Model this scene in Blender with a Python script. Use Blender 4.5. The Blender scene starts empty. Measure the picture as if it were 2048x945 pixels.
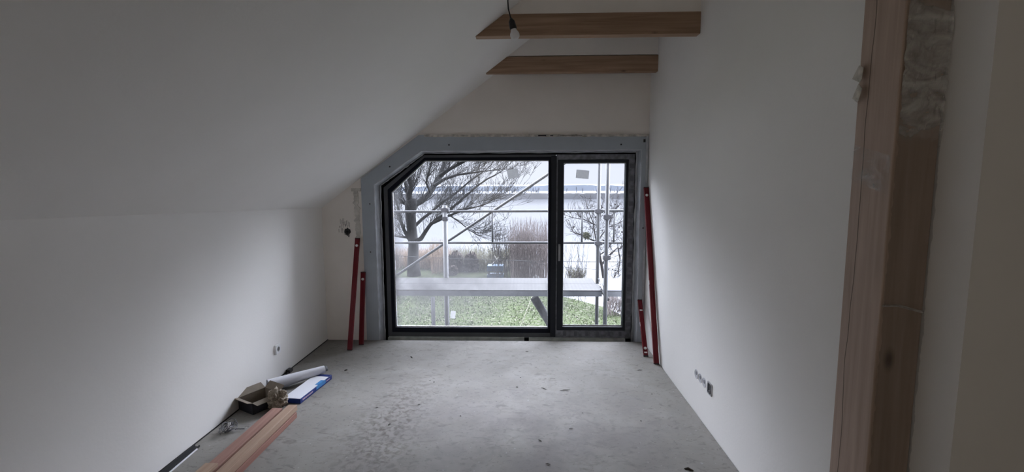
import bpy, bmesh, math, random
from mathutils import Vector, Matrix, noise
random.seed(7)
C = bpy.context.scene.collection
sc = bpy.context.scene

# ------------------------------------------------------------------ camera, sky, exposure
F = 937.12                                   # focal length in pixels of the 2048 px wide frame
R0 = (0.99954705, 0.02992403, -0.00319981)   # camera right
R1 = (0.00012402, -0.11041995, -0.99388501)  # camera down
R2 = (-0.03009437, 0.99343444, -0.11037365)  # camera forward
cam_d = bpy.data.cameras.new('camera'); cam = bpy.data.objects.new('camera', cam_d); C.objects.link(cam)
m = Matrix(((R0[0], -R1[0], -R2[0]), (R0[1], -R1[1], -R2[1]), (R0[2], -R1[2], -R2[2]))).to_4x4()
m.translation = (0, 0, 1.65)
cam.matrix_world = m
cam_d.sensor_width = 36; cam_d.lens = F * 36 / 2048; cam_d.clip_start = 0.05; cam_d.clip_end = 6000
sc.camera = cam
vs = sc.view_settings
sc.display_settings.display_device = 'sRGB'
vs.view_transform = 'Standard'; vs.look = 'None'; vs.gamma = 1; vs.use_curve_mapping = False
vs.exposure = 0.45
SKY_LOW = (0.90, 0.94, 1.09)      # hazy low sky; veiled sunlight brightens the sky above it on the river side
GLOW, ZENITH = 61.0, 1.8
w = bpy.data.worlds.new('sky'); sc.world = w; w.use_nodes = True
nt = w.node_tree; nt.nodes.clear()
tc = nt.nodes.new('ShaderNodeTexCoord'); sx = nt.nodes.new('ShaderNodeSeparateXYZ')
nt.links.new(tc.outputs['Generated'], sx.inputs[0])
def wmap(src, a, b, c, d):
    k = nt.nodes.new('ShaderNodeMapRange'); k.interpolation_type = 'SMOOTHSTEP'
    for n_, v_ in (('From Min', a), ('From Max', b), ('To Min', c), ('To Max', d)): k.inputs[n_].default_value = v_
    nt.links.new(src, k.inputs['Value']); return k.outputs[0]
def wop(op, a, b):
    k = nt.nodes.new('ShaderNodeMath'); k.operation = op
    for i_, v_ in enumerate((a, b)):
        if isinstance(v_, (int, float)): k.inputs[i_].default_value = v_
        else: nt.links.new(v_, k.inputs[i_])
    return k.outputs[0]
front = wop('MULTIPLY', wmap(sx.outputs['Y'], -0.35, 0.15, 0.0, 1.0), wmap(sx.outputs['Y'], 0.47, 0.88, 1.0, 0.12))
band_ = wop('MULTIPLY', wmap(sx.outputs['Z'], 0.09, 0.42, 0.0, 1.0), wmap(sx.outputs['Z'], 0.65, 0.97, 1.0, 0.0))
g = wop('MULTIPLY', wop('MULTIPLY', wop('MULTIPLY', band_, front), wmap(sx.outputs['X'], -0.9, 0.9, 0.92, 1.40)), GLOW)
z_ = wmap(sx.outputs['Z'], 0.08, 0.5, 0.0, ZENITH - 1)
st_ = wop('ADD', wop('ADD', g, z_), 0.77)
bg = nt.nodes.new('ShaderNodeBackground'); bg.inputs['Color'].default_value = (*SKY_LOW, 1)
ow = nt.nodes.new('ShaderNodeOutputWorld')
nt.links.new(st_, bg.inputs['Strength']); nt.links.new(bg.outputs[0], ow.inputs[0])
# fill lamp added behind the viewer, standing in for an assumed window
def fill_light(name, loc, rot, sx_, sy_, power, col):
    d_ = bpy.data.lights.new(name, 'AREA'); d_.shape = 'RECTANGLE'; d_.size = sx_; d_.size_y = sy_; d_.energy = power; d_.color = col
    o_ = bpy.data.objects.new(name, d_); C.objects.link(o_); o_.location = loc; o_.rotation_euler = rot
fill_light('rear_fill_light', (-0.3, -2.97, 1.5), (math.radians(90), 0, math.radians(180)), 2.4, 1.7, 15, (1.0, 0.93, 0.85))

def at(px, py, Y):
    """point at depth Y (metres into the place) seen at this pixel"""
    a, b = (px - 1024) / F, (py - 472.5) / F
    d = Vector([a * R0[i] + b * R1[i] + R2[i] for i in range(3)])
    t = Y / d.y
    return Vector((0, 0, 1.65)) + d * t
def down(px, py, Z):
    a, b = (px - 1024) / F, (py - 472.5) / F
    d = Vector([a * R0[i] + b * R1[i] + R2[i] for i in range(3)])
    t = (Z - 1.65) / d.z
    return Vector((0, 0, 1.65)) + d * t

# ------------------------------------------------------------------ materials
def mat(name, col, rough=0.8, var=0.0, scale=8.0, stretch=(1, 1, 1), bump=0.0, bscale=30.0, metal=0.0, spec=0.5, col2=None, detail=4.0):
    M = bpy.data.materials.new(name); M.use_nodes = True
    n = M.node_tree.nodes; l = M.node_tree.links; p = n['Principled BSDF']
    p.inputs['Base Color'].default_value = (*col, 1); p.inputs['Roughness'].default_value = rough
    p.inputs['Metallic'].default_value = metal; p.inputs['Specular IOR Level'].default_value = spec
    t = n.new('ShaderNodeTexCoord'); mp = n.new('ShaderNodeMapping'); mp.inputs['Scale'].default_value = stretch
    l.new(t.outputs['Object'], mp.inputs[0])
    if var or col2:
        nz = n.new('ShaderNodeTexNoise'); nz.inputs['Scale'].default_value = scale; nz.inputs['Detail'].default_value = detail
        l.new(mp.outputs[0], nz.inputs['Vector'])
        cr = n.new('ShaderNodeValToRGB'); cr.color_ramp.elements[0].position = 0.35; cr.color_ramp.elements[1].position = 0.65
        a = tuple(c * (1 - var) for c in col); b = col2 if col2 else tuple(min(1, c * (1 + var)) for c in col)
        cr.color_ramp.elements[0].color = (*a, 1); cr.color_ramp.elements[1].color = (*b, 1)
        l.new(nz.outputs['Fac'], cr.inputs[0]); l.new(cr.outputs[0], p.inputs['Base Color'])
    if bump:
        nb = n.new('ShaderNodeTexNoise'); nb.inputs['Scale'].default_value = bscale; nb.inputs['Detail'].default_value = 5
        l.new(mp.outputs[0], nb.inputs['Vector'])
        bp = n.new('ShaderNodeBump'); bp.inputs['Strength'].default_value = bump; bp.inputs['Distance'].default_value = 0.01
        l.new(nb.outputs['Fac'], bp.inputs['Height']); l.new(bp.outputs[0], p.inputs['Normal'])
    return M

def wood(name, c1, c2, axis='X', knots=True, rough=0.7, ks=3.2):
    """sawn softwood: grain along one axis, darker knots"""
    M = bpy.data.materials.new(name); M.use_nodes = True
    n = M.node_tree.nodes; l = M.node_tree.links; p = n['Principled BSDF']; p.inputs['Roughness'].default_value = rough
    t = n.new('ShaderNodeTexCoord'); mp = n.new('ShaderNodeMapping')
    s = {'X': (1.2, 26, 26), 'Y': (26, 1.2, 26), 'Z': (26, 26, 1.2)}[axis]
    mp.inputs['Scale'].default_value = s; l.new(t.outputs['Object'], mp.inputs[0])
    nz = n.new('ShaderNodeTexNoise'); nz.inputs['Scale'].default_value = 1.6; nz.inputs['Detail'].default_value = 6; nz.inputs['Distortion'].default_value = 0.4
    l.new(mp.outputs[0], nz.inputs['Vector'])
    cr = n.new('ShaderNodeValToRGB'); cr.color_ramp.elements[0].position = 0.3; cr.color_ramp.elements[1].position = 0.72
    cr.color_ramp.elements[0].color = (*c2, 1); cr.color_ramp.elements[1].color = (*c1, 1)
    l.new(nz.outputs['Fac'], cr.inputs[0])
    out = cr.outputs[0]
    if knots:
        m2 = n.new('ShaderNodeMapping'); m2.inputs['Scale'].default_value = {'X': (1, 2.2, 2.2), 'Y': (2.2, 1, 2.2), 'Z': (2.2, 2.2, 1)}[axis]
        l.new(t.outputs['Object'], m2.inputs[0])
        v = n.new('ShaderNodeTexVoronoi'); v.inputs['Scale'].default_value = ks; l.new(m2.outputs[0], v.inputs['Vector'])
        k = n.new('ShaderNodeMapRange'); k.inputs['From Min'].default_value = 0.03; k.inputs['From Max'].default_value = 0.12
        k.inputs['To Min'].default_value = 0.8; k.inputs['To Max'].default_value = 0.0
        l.new(v.outputs['Distance'], k.inputs['Value'])
        mx = n.new('ShaderNodeMix'); mx.data_type = 'RGBA'; mx.inputs[7].default_value = (c2[0] * .22, c2[1] * .18, c2[2] * .15, 1)
        l.new(k.outputs[0], mx.inputs[0]); l.new(out, mx.inputs[6]); out = mx.outputs[2]
    l.new(out, p.inputs['Base Color'])
    bp = n.new('ShaderNodeBump'); bp.inputs['Strength'].default_value = 0.15; bp.inputs['Distance'].default_value = 0.004
    l.new(nz.outputs['Fac'], bp.inputs['Height']); l.new(bp.outputs[0], p.inputs['Normal'])
    return M

WALL = (0.82, 0.80, 0.765)
M_wall = mat('painted_plasterboard', WALL, 0.85, var=0.015, scale=1.5, bump=0.06, bscale=60)
M_back = mat('bare_plaster', (0.83, 0.785, 0.735), 0.88, var=0.03, scale=2.0, bump=0.08, bscale=50)
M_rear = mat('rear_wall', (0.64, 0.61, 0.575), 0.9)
M_steel = mat('primed_steel_band', (0.37, 0.41, 0.455), 0.6, var=0.05, scale=4, bump=0.05)
M_reveal = mat('lightened_reveal', (0.46, 0.48, 0.51), 0.55, var=0.18, scale=9, bump=0.15)  # the band's grey metal made lighter for window light; seams share it
M_foam = mat('sealing_foam', (0.50, 0.47, 0.42), 0.9, var=0.35, scale=22, bump=0.5, bscale=60)
M_gap = mat('dark_membrane', (0.006, 0.006, 0.007), 0.8, spec=0.1)
M_frame = mat('anthracite_aluminium', (0.020, 0.024, 0.031), 0.5, spec=0.2)
M_bead = mat('black_glazing_profile', (0.006, 0.008, 0.016), 0.5, spec=0.15)
M_grey = mat('grey_window_profile', (0.095, 0.10, 0.108), 0.6, var=0.1, scale=5, spec=0.2)
M_spacer = mat('glass_spacer', (0.62, 0.63, 0.66), 0.4)
M_sill = mat('grey_green_board', (0.42, 0.44, 0.40), 0.8, var=0.2, scale=10)
M_steelh = mat('brushed_handle', (0.35, 0.36, 0.38), 0.35, metal=0.6)
M_beam = wood('spruce_beam', (0.40, 0.265, 0.175), (0.24, 0.145, 0.085), 'X')
M_post = wood('spruce_post', (0.44, 0.31, 0.225), (0.33, 0.225, 0.16), 'Z', ks=2.6)
M_timber = wood('pink_sawn_timber', (0.37, 0.215, 0.165), (0.25, 0.125, 0.095), 'Y', knots=False)
M_timber2 = wood('red_sawn_timber', (0.33, 0.17, 0.125), (0.23, 0.105, 0.08), 'Y', knots=False)
M_timber3 = wood('pale_sawn_timber', (0.42, 0.30, 0.215), (0.33, 0.21, 0.145), 'Y', knots=False)
M_red = mat('red_enamel', (0.145, 0.006, 0.012), 0.45, spec=.3)
M_white = mat('white_plastic', (0.8, 0.8, 0.8), 0.35)
M_black = mat('black_plastic', (0.01, 0.01, 0.011), 0.4)
M_dark = mat('dark_rubber', (0.025, 0.025, 0.027), 0.8)
M_galv = mat('galvanised_tube', (0.0137, 0.0146, 0.0163), 0.6, var=0.25, scale=14, spec=0.25)
M_tube = mat('dull_tube', (0.019, 0.020, 0.022), 0.6, var=0.25, scale=14, spec=0.25)
M_coup = mat('weathered_coupler', (0.0280, 0.0280, 0.0320), 0.7, var=0.3, scale=30, spec=0.2)
M_card = mat('brown_cardboard', (0.215, 0.18, 0.14), 0.9, var=0.1, scale=20)
M_cardo = mat('black_printed_cardboard', (0.012, 0.013, 0.02), 0.5)
M_blue = mat('blue_printed_cardboard', (0.012, 0.035, 0.19), 0.4)
M_lblue = mat('light_blue_print', (0.06, 0.25, 0.55), 0.4)
M_pinkp = mat('pale_lettering', (0.62, 0.45, 0.55), 0.5)
M_paper = mat('white_paper', (0.78, 0.79, 0.84), 0.7)
M_pgrey = mat('grey_tube_end', (0.16, 0.16, 0.17), 0.8)
M_rag = mat('mottled_cloth', (0.22, 0.18, 0.14), 0.95, col2=(0.42, 0.37, 0.30), scale=30, bump=0.4, bscale=40)  # light and dark noise tones put in to deepen the fold shading
M_wire = mat('wire', (0.10, 0.10, 0.11), 0.4, metal=0.5)
M_splint = mat('dark_splinter', (0.05, 0.04, 0.03), 0.9)
M_mortar = mat('grey_mortar', (0.56, 0.535, 0.49), 0.95, var=0.15, scale=16, bump=0.6, bscale=50)
def tag_mat(name, col, thru):
    M = mat(name, col, .8, var=.08, scale=60); n = M.node_tree.nodes; l = M.node_tree.links
    t_ = n.new('ShaderNodeBsdfTranslucent'); t_.inputs[0].default_value = (*thru, 1); x = n.new('ShaderNodeMixShader'); x.inputs[0].default_value = .5
    l.new(n['Principled BSDF'].outputs[0], x.inputs[1]); l.new(t_.outputs[0], x.inputs[2]); l.new(x.outputs[0], [q for q in n if q.type == 'OUTPUT_MATERIAL'][0].inputs[0]); return M
M_label = tag_mat('thin_grey_label', (.55, .55, .55), (.17, .172, .172)); M_wtag = tag_mat('thin_white_tag', (.85, .85, .85), (.75, .75, .75))
M_stick = mat('grey_adhesive_label', (0.75, 0.75, 0.74), 0.7, var=0.1, scale=60)

# wrapping film on the window profiles: greyish with a printed repeat
def film_mat():
    M = mat('protective_foil', (0.17, 0.175, 0.20), 0.4, var=0.3, scale=24, bump=0.4, bscale=30)
    return M
M_foil = film_mat()

def floor_mat():
    M = bpy.data.materials.new('dusty_screed'); M.use_nodes = True
    n = M.node_tree.nodes; l = M.node_tree.links; p = n['Principled BSDF']
    t = n.new('ShaderNodeTexCoord')
    def nz(scale, detail=5, dist=0.0, st=None):
        x = n.new('ShaderNodeTexNoise'); x.inputs['Scale'].default_value = scale; x.inputs['Detail'].default_value = detail; x.inputs['Distortion'].default_value = dist
        if st:
            mp = n.new('ShaderNodeMapping'); mp.inputs['Scale'].default_value = st; l.new(t.outputs['Object'], mp.inputs[0]); l.new(mp.outputs[0], x.inputs['Vector'])
        else: l.new(t.outputs['Object'], x.inputs['Vector'])
        return x.outputs['Fac']
    def rng(s, a, b, c=0.0, d=1.0):
        k = n.new('ShaderNodeMapRange'); k.inputs['From Min'].default_value = a; k.inputs['From Max'].default_value = b
        k.inputs['To Min'].default_value = c; k.inputs['To Max'].default_value = d; l.new(s, k.inputs['Value']); return k.outputs[0]
    def mixc(f, a, b):
        x = n.new('ShaderNodeMix'); x.data_type = 'RGBA'; l.new(f, x.inputs[0])
        for s, i in ((a, 6), (b, 7)):
            if isinstance(s, tuple): x.inputs[i].default_value = (*s, 1)
            else: l.new(s, x.inputs[i])
        return x.outputs[2]
    def mul(a, b):
        x = n.new('ShaderNodeMath'); x.operation = 'MULTIPLY'; l.new(a, x.inputs[0])
        if isinstance(b, float): x.inputs[1].default_value = b
        else: l.new(b, x.inputs[1])
        return x.outputs[0]
    def patch(cx, cy, rx, ry, soft=0.5):
        mp = n.new('ShaderNodeMapping'); mp.vector_type = 'POINT'
        mp.inputs['Location'].default_value = (-cx / rx, -cy / ry, 0); mp.inputs['Scale'].default_value = (1 / rx, 1 / ry, 0)
        l.new(t.outputs['Object'], mp.inputs[0])
        g = n.new('ShaderNodeTexGradient'); g.gradient_type = 'SPHERICAL'; l.new(mp.outputs[0], g.inputs[0])
        return rng(g.outputs['Fac'], 0, soft)
    base = mixc(rng(nz(2.2, 6, 0.6), 0.35, 0.68), (0.25, 0.236, 0.215), (0.315, 0.30, 0.275))
    base = mixc(mul(rng(nz(9, 9, 1.0), 0.46, 0.72), 0.85), base, (0.25, 0.24, 0.225))
    base = mixc(mul(rng(nz(13, 8, 1.2, (1, 1.8, 1)), 0.56, 0.70), 0.8), base, (0.18, 0.165, 0.155))
    base = mixc(mul(rng(nz(55, 3), 0.64, 0.72), 0.75), base, (0.12, 0.11, 0.10))
    base = mixc(mul(rng(nz(38, 2), 0.69, 0.76), 0.35), base, (0.60, 0.59, 0.58))
    # trodden-in dirt trail towards the left and a scuffed zone in the middle
    tr = mul(patch(-0.93, 3.05, 0.34, 0.95, 0.8), rng(nz(26, 9, 0.6), 0.45, 0.66))
    base = mixc(mul(tr, 0.9), base, (0.10, 0.083, 0.07))
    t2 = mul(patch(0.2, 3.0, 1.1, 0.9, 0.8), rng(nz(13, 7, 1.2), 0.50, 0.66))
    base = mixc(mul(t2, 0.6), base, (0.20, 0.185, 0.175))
    mid_dim = mul(patch(0.0, 2.9, 1.7, 1.3, 0.9), rng(nz(3, 4), 0.3, 0.6))  # broad purple-grey darkening painted in to dim the bright middle of the floor
    base = mixc(mul(mid_dim, 0.6), base, (0.185, 0.168, 0.166))
    l.new(base, p.inputs['Base Color'])
    l.new(rng(nz(5, 5), 0.3, 0.7, 0.62, 0.80), p.inputs['Roughness']); p.inputs['Specular IOR Level'].default_value = 0.12
    bp = n.new('ShaderNodeBump'); bp.inputs['Strength'].default_value = 0.25; bp.inputs['Distance'].default_value = 0.004
    l.new(nz(14, 8), bp.inputs['Height']); l.new(bp.outputs[0], p.inputs['Normal'])
    return M
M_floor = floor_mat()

def glass_mat(name, fog):
    M = bpy.data.materials.new(name); M.use_nodes = True
    n = M.node_tree.nodes; l = M.node_tree.links
    for x in list(n):
        if x.type == 'BSDF_PRINCIPLED': n.remove(x)
    out = [x for x in n if x.type == 'OUTPUT_MATERIAL'][0]
    tr = n.new('ShaderNodeBsdfTransparent'); tr.inputs['Color'].default_value = (0.97, 0.98, 0.985, 1)
    gl = n.new('ShaderNodeBsdfGlossy'); gl.inputs['Roughness'].default_value = 0.02
    fr = n.new('ShaderNodeFresnel'); fr.inputs['IOR'].default_value = 1.35
    mx = n.new('ShaderNodeMixShader'); l.new(fr.outputs[0], mx.inputs[0]); l.new(tr.outputs[0], mx.inputs[1]); l.new(gl.outputs[0], mx.inputs[2])
    # a thin bloom of condensation scattering daylight
    tl = n.new('ShaderNodeBsdfTranslucent'); tl.inputs['Color'].default_value = (0.062, 0.062, 0.063, 1)
    mz = n.new('ShaderNodeMixShader')
    t = n.new('ShaderNodeTexCoord')
    def gsph(cx, cz, rx, rz, amp):
        mp = n.new('ShaderNodeMapping'); mp.inputs['Location'].default_value = (-cx / rx, 0, -cz / rz); mp.inputs['Scale'].default_value = (1 / rx, 0, 1 / rz)
        l.new(t.outputs['Object'], mp.inputs[0]); g = n.new('ShaderNodeTexGradient'); g.gradient_type = 'SPHERICAL'; l.new(mp.outputs[0], g.inputs[0])
        k = n.new('ShaderNodeMath'); k.operation = 'MULTIPLY'; k.inputs[1].default_value = amp; l.new(g.outputs['Fac'], k.inputs[0]); return k.outputs[0]
    acc = None
    for a in fog:
        g = gsph(*a)
        if acc is None: acc = g
        else:
            s = n.new('ShaderNodeMath'); s.operation = 'ADD'; l.new(acc, s.inputs[0]); l.new(g, s.inputs[1]); acc = s.outputs[0]
    nz = n.new('ShaderNodeTexNoise'); nz.inputs['Scale'].default_value = 5; nz.inputs['Detail'].default_value = 3; l.new(t.outputs['Object'], nz.inputs['Vector'])
    k = n.new('ShaderNodeMath'); k.operation = 'MULTIPLY_ADD'; l.new(acc, k.inputs[0]); l.new(nz.outputs['Fac'], k.inputs[1]); k.inputs[2].default_value = 0.03
    k.use_clamp = True
    l.new(k.outputs[0], mz.inputs[0]); l.new(mx.outputs[0], mz.inputs[1]); l.new(tl.outputs[0], mz.inputs[2])
    l.new(mz.outputs[0], out.inputs[0])
    return M
M_glassL = glass_mat('fixed_glass', [(-1.15, 0.42, 1.1, 0.75, 0.75), (-1.45, 0.9, 0.14, 1.2, 0.9), (-0.4, 0.60, 1.2, 0.35, 0.35), (0.30, 0.25, 0.16, 0.5, 0.6)])
M_glassR = glass_mat('sash_glass', [(0.35, 0.5, 0.12, 1.0, 0.5)])

# ------------------------------------------------------------------ mesh helpers
class MB:
    def __init__(s): s.v = []; s.f = []; s.sm = []
    def add(s, vs, fs, smooth=False):
        o = len(s.v); s.v += [tuple(x) for x in vs]; s.f += [tuple(i + o for i in f) for f in fs]; s.sm += [smooth] * len(fs); return s
    def box(s, x0, y0, z0, x1, y1, z1, M=None):
        vs = [Vector(p) for p in ((x0, y0, z0), (x1, y0, z0), (x1, y1, z0), (x0, y1, z0), (x0, y0, z1), (x1, y0, z1), (x1, y1, z1), (x0, y1, z1))]
        if M is not None: vs = [M @ v for v in vs]
        return s.add(vs, [(0, 3, 2, 1), (4, 5, 6, 7), (0, 1, 5, 4), (1, 2, 6, 5), (2, 3, 7, 6), (3, 0, 4, 7)])
    def prism(s, poly, y0, y1):
        """polygon in x,z extruded along y"""
        n = len(poly)
        vs = [(x, y0, z) for x, z in poly] + [(x, y1, z) for x, z in poly]
        return s.add(vs, [tuple(range(n)), tuple(range(2 * n - 1, n - 1, -1))] + [(i, i + n, (i + 1) % n + n, (i + 1) % n) for i in range(n)])
    def ring(s, outer, inner, y0, y1):
        """frame between two matching x,z outlines, extruded along y"""
        n = len(outer); vs = []
        for y in (y0, y1):
            vs += [(x, y, z) for x, z in outer] + [(x, y, z) for x, z in inner]
        fs = []
        for i in range(n):
            j = (i + 1) % n
            fs += [(i, j, n + j, n + i), (2 * n + i, 3 * n + i, 3 * n + j, 2 * n + j), (i, 2 * n + i, 2 * n + j, j), (n + i, n + j, 3 * n + j, 3 * n + i)]
        return s.add(vs, fs)
    def tube(s, pts, r, n=8, cap=True, smooth=True):
        pts = [Vector(p) for p in pts]; rs = r if isinstance(r, (list, tuple)) else [r] * len(pts)
        vs = []; up = None
        for i, p in enumerate(pts):
            d = (pts[min(i + 1, len(pts) - 1)] - pts[max(i - 1, 0)])
            if d.length < 1e-9: d = Vector((0, 0, 1))
            d.normalize()
            if up is None: up = d.orthogonal().normalized()
            up = (up - d * up.dot(d))
            up = up.normalized() if up.length > 1e-6 else d.orthogonal().normalized()
            sd = d.cross(up)
            for k in range(n):
                a = 2 * math.pi * k / n; vs.append(p + (up * math.cos(a) + sd * math.sin(a)) * rs[i])
        fs = [(i * n + k, i * n + (k + 1) % n, (i + 1) * n + (k + 1) % n, (i + 1) * n + k) for i in range(len(pts) - 1) for k in range(n)]
        s.add(vs, fs, smooth)
        if cap:
            o = len(s.v) - len(vs); s.f += [tuple(o + k for k in range(n))[::-1], tuple(o + (len(pts) - 1) * n + k for k in range(n))]; s.sm += [False, False]
        return s
    def lathe(s, prof, c, axis=Vector((0, 0, 1)), n=24, smooth=True):
        axis = Vector(axis).normalized(); u = axis.orthogonal().normalized(); v = axis.cross(u); c = Vector(c)
        vs = [c + axis * h + (u * math.cos(2 * math.pi * k / n) + v * math.sin(2 * math.pi * k / n)) * max(r, 1e-5) for r, h in prof for k in range(n)]
        return s.add(vs, [(i * n + k, i * n + (k + 1) % n, (i + 1) * n + (k + 1) % n, (i + 1) * n + k) for i in range(len(prof) - 1) for k in range(n)], smooth)
    def build(s, name, material, parent=None, bevel=0.0, sub=0):
        me = bpy.data.meshes.new(name); me.from_pydata(s.v, [], s.f); me.materials.append(material)
        me.polygons.foreach_set('use_smooth', s.sm); me.validate()
        bm = bmesh.new(); bm.from_mesh(me); bmesh.ops.recalc_face_normals(bm, faces=bm.faces[:]); bm.to_mesh(me); bm.free()
        o = bpy.data.objects.new(name, me); C.objects.link(o)
        if parent is not None:
            o.parent = parent
            o.matrix_parent_inverse = parent.matrix_world.inverted() if False else Matrix.Translation(-Vector(parent.location))
        if bevel:
            b = o.modifiers.new('bevel', 'BEVEL'); b.width = bevel; b.segments = 2; b.limit_method = 'ANGLE'
        if sub:
            b = o.modifiers.new('sub', 'SUBSURF'); b.levels = sub; b.render_levels = sub
        return o
def tag(o, label=None, cat=None, group=None, kind=None):
    if label: o['label'] = label
    if cat: o['category'] = cat
    if group: o['group'] = group
    if kind: o['kind'] = kind
    return o
def thing(name, loc, label, cat, group=None, kind=None):
    o = bpy.data.objects.new(name, None); C.objects.link(o); o.location = loc; o.empty_display_size = 0.05
    return tag(o, label, cat, group, kind)
def S(o, label, cat): return tag(o, label, cat, None, 'structure')

# ------------------------------------------------------------------ the room
XL, XR, YB = -2.12, 1.228, 4.80
def slope_z(x, y):
    u = x + 2.12
    return 1.41 + 0.735 * u + 0.034 * (4.8 - y) * max(0.0, 1 - u / 1.79)
# floor: screed slab, its far edge at the window recess
b = MB(); b.box(-2.114, -3.0, -0.10, 1.224, 4.795, 0.0); b.box(1.224, -3.0, -0.10, 4.0, 1.60, 0.0)
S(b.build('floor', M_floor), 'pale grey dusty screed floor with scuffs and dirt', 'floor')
b = MB(); b.box(-2.35, -3.1, -0.30, 4.1, 5.1, -0.10)
S(b.build('floor_slab', M_sill), 'concrete slab under the screed', 'floor')
b = MB(); b.box(-2.12, -3, -0.1, -2.1145, 4.795, 0.006)
S(b.build('trim_1', M_dark), 'dark foam edge strip between left wall and floor', 'trim')
# left knee wall
b = MB()
ys = [-3.0 + i * 0.26 for i in range(31)]; ys[-1] = 4.8
vs = []
for y in ys: vs += [(XL, y, -0.1), (XL, y, slope_z(XL, y))]
k = len(vs)
vs += [(XL - 0.15, y_, z_ - 0.0) for (_, y_, z_) in vs]
fs = []
for i in range(len(ys) - 1):
    a = 2 * i; fs += [(a, a + 1, a + 3, a + 2), (k + a, k + a + 2, k + a + 3, k + a + 1), (a + 1, k + a + 1, k + a + 3, a + 3), (a, a + 2, k + a + 2, k + a)]
fs += [(0, k, k + 1, 1), (k - 2, k - 1, 2 * k - 1, 2 * k - 2)]
b.add(vs, fs); S(b.build('wall_left', M_wall), 'white left knee wall below the sloping ceiling', 'wall')
# sloping ceiling rising from the knee wall to the right wall
b = MB(); xs = [-2.12, -1.2, -0.33, 0.4, 1.228]; vs = []
for y in ys:
    for x in xs: vs.append((x, y, slope_z(x, y)))
k = len(vs); vs += [(x, y, z + 0.2) for x, y, z in vs]; nx = len(xs); fs = []
for i in range(len(ys) - 1):
    for j in range(nx - 1):
        a = i * nx + j; q = (a, a + 1, a + nx + 1, a + nx); fs += [q, tuple(c + k for c in q[::-1])]
    a = i * nx; fs += [(a, a + nx, k + a + nx, k + a), (a + nx - 1, k + a + nx - 1, k + a + 2 * nx - 1, a + 2 * nx - 1)]
for j in range(nx - 1):
    e = (len(ys) - 1) * nx + j
    fs += [(j, k + j, k + j + 1, j + 1), (e, e + 1, k + e + 1, k + e)]
b.add(vs, fs); S(b.build('ceiling', M_wall), 'white sloping ceiling rising from the left knee wall', 'ceiling')
# right wall
b = MB(); b.box(XR, 1.817, -0.1, XR + 0.12, 4.8, 4.1)
S(b.build('wall_right', M_wall), 'tall white right wall from the post to the window', 'wall')
# back wall with the window opening cut through it
OUT = [(-1.563, -0.06), (-1.563, 1.647), (-1.066, 1.989), (1.158, 1.989), (1.158, -0.06)]
b = MB()
top = [(-2.27, 1.42), (1.348, 4.10)]
polys = [[(-2.27, -0.3), (-1.563, -0.3), (-1.563, 1.647), (-2.27, 1.42)],
         [(-2.27, 1.42), (-1.563, 1.647), (-1.066, 1.989), (-1.066, 2.32)],
         [(-1.066, 1.989), (1.158, 1.989), (1.158, 4.0), (-1.066, 2.32)],
         [(1.158, -0.3), (1.348, -0.3), (1.348, 4.1), (1.158, 4.0)],
         [(-1.563, -0.3), (1.158, -0.3), (1.158, -0.10), (-1.563, -0.10)]]
for p in polys: b.prism(p, 4.80, 5.06)
S(b.build('wall_back', M_back), 'plastered gable wall around the large window', 'wall')
# panels standing on the two tie beams
for nm, y0, y1, lb in (('wall_upper_front', 3.486, 3.55, 'plasterboard panel above the nearer tie beam'), ('wall_upper_back', 4.551, 4.60, 'plasterboard panel above the farther tie beam')):
    b = MB(); z0 = 2.845; xa = -2.12 + (z0 - 1.41) / 0.735
    b.prism([(xa, z0), (XR, z0), (XR, 1.41 + 0.735 * (XR + 2.12))], y0, y1)
    S(b.build(nm, M_back), lb, 'wall')
# narrow wall return and the wall beyond the post, rear of the attic
b = MB(); b.box(1.370, 1.466, -0.1, 1.50, 1.817, 2.75)
S(b.build('wall_return', M_wall), 'narrow pale wall return right of the wooden post', 'wall')
b = MB(); b.box(1.500, 1.466, -0.1, 4.0, 1.60, 2.75)
S(b.build('wall_side', M_wall), 'dim grey wall at the far right beside the post', 'wall')
b = MB(); b.box(XR, -3.1, 2.75, 4.1, 1.817, 2.9); b.box(XR, -3.1, 2.9, XR + .1, 1.817, 4.2)
S(b.build('ceiling_side', M_rear), 'low ceiling of the landing beyond the post', 'ceiling')
b = MB(); b.box(-2.3, -3.15, -0.1, 4.1, -3.0, 4.2)
S(b.build('wall_rear', M_rear), 'wall of the attic opposite the window', 'wall')
b = MB(); b.box(4.0, -3.1, -0.1, 4.15, 1.466, 3.0)
S(b.build('wall_far_side', M_rear), 'landing wall far to the right', 'wall')

# ------------------------------------------------------------------ grey steel surround and recess
b = MB()
inn = [(-1.563, -0.055), (-1.563, 1.647), (-1.066, 1.989), (1.158, 1.989), (1.158, -0.055)]
otr = [(-1.693, -0.0), (-1.695, 1.714), (-1.085, 2.146), (1.224, 2.125), (1.224, -0.0)]
vs = []
for y in (4.788, 4.802): vs += [(x, y, z) for x, z in otr] + [(x, y, z) for x, z in inn]
fs = []
for i in range(4):
    j = i + 1; fs += [(i, j, 5 + j, 5 + i), (10 + i, 15 + i, 15 + j, 10 + j), (i, 10 + i, 10 + j, j), (5 + i, 5 + j, 15 + j, 15 + i)]
fs += [(0, 5, 15, 10), (4, 14, 19, 9)]
b.add(vs, fs); band = S(b.build('trim_2', M_steel, bevel=0.002), 'wide grey steel surround around the window opening', 'trim')
def screw(x, z):
    m_ = MB(); m_.lathe([(0, -.003), (.007, -.003), (.008, 0), (.008, .003)], (x, 4.788, z), (0, 1, 0), 10); m_.build('screw_head', M_dark, band)
for p in [(-0.78, 2.045), (-1.39, 1.83), (0.95, 2.04), (-1.62, 0.95), (-1.61, 1.45), (1.19, 1.2)]: screw(*p)
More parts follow.
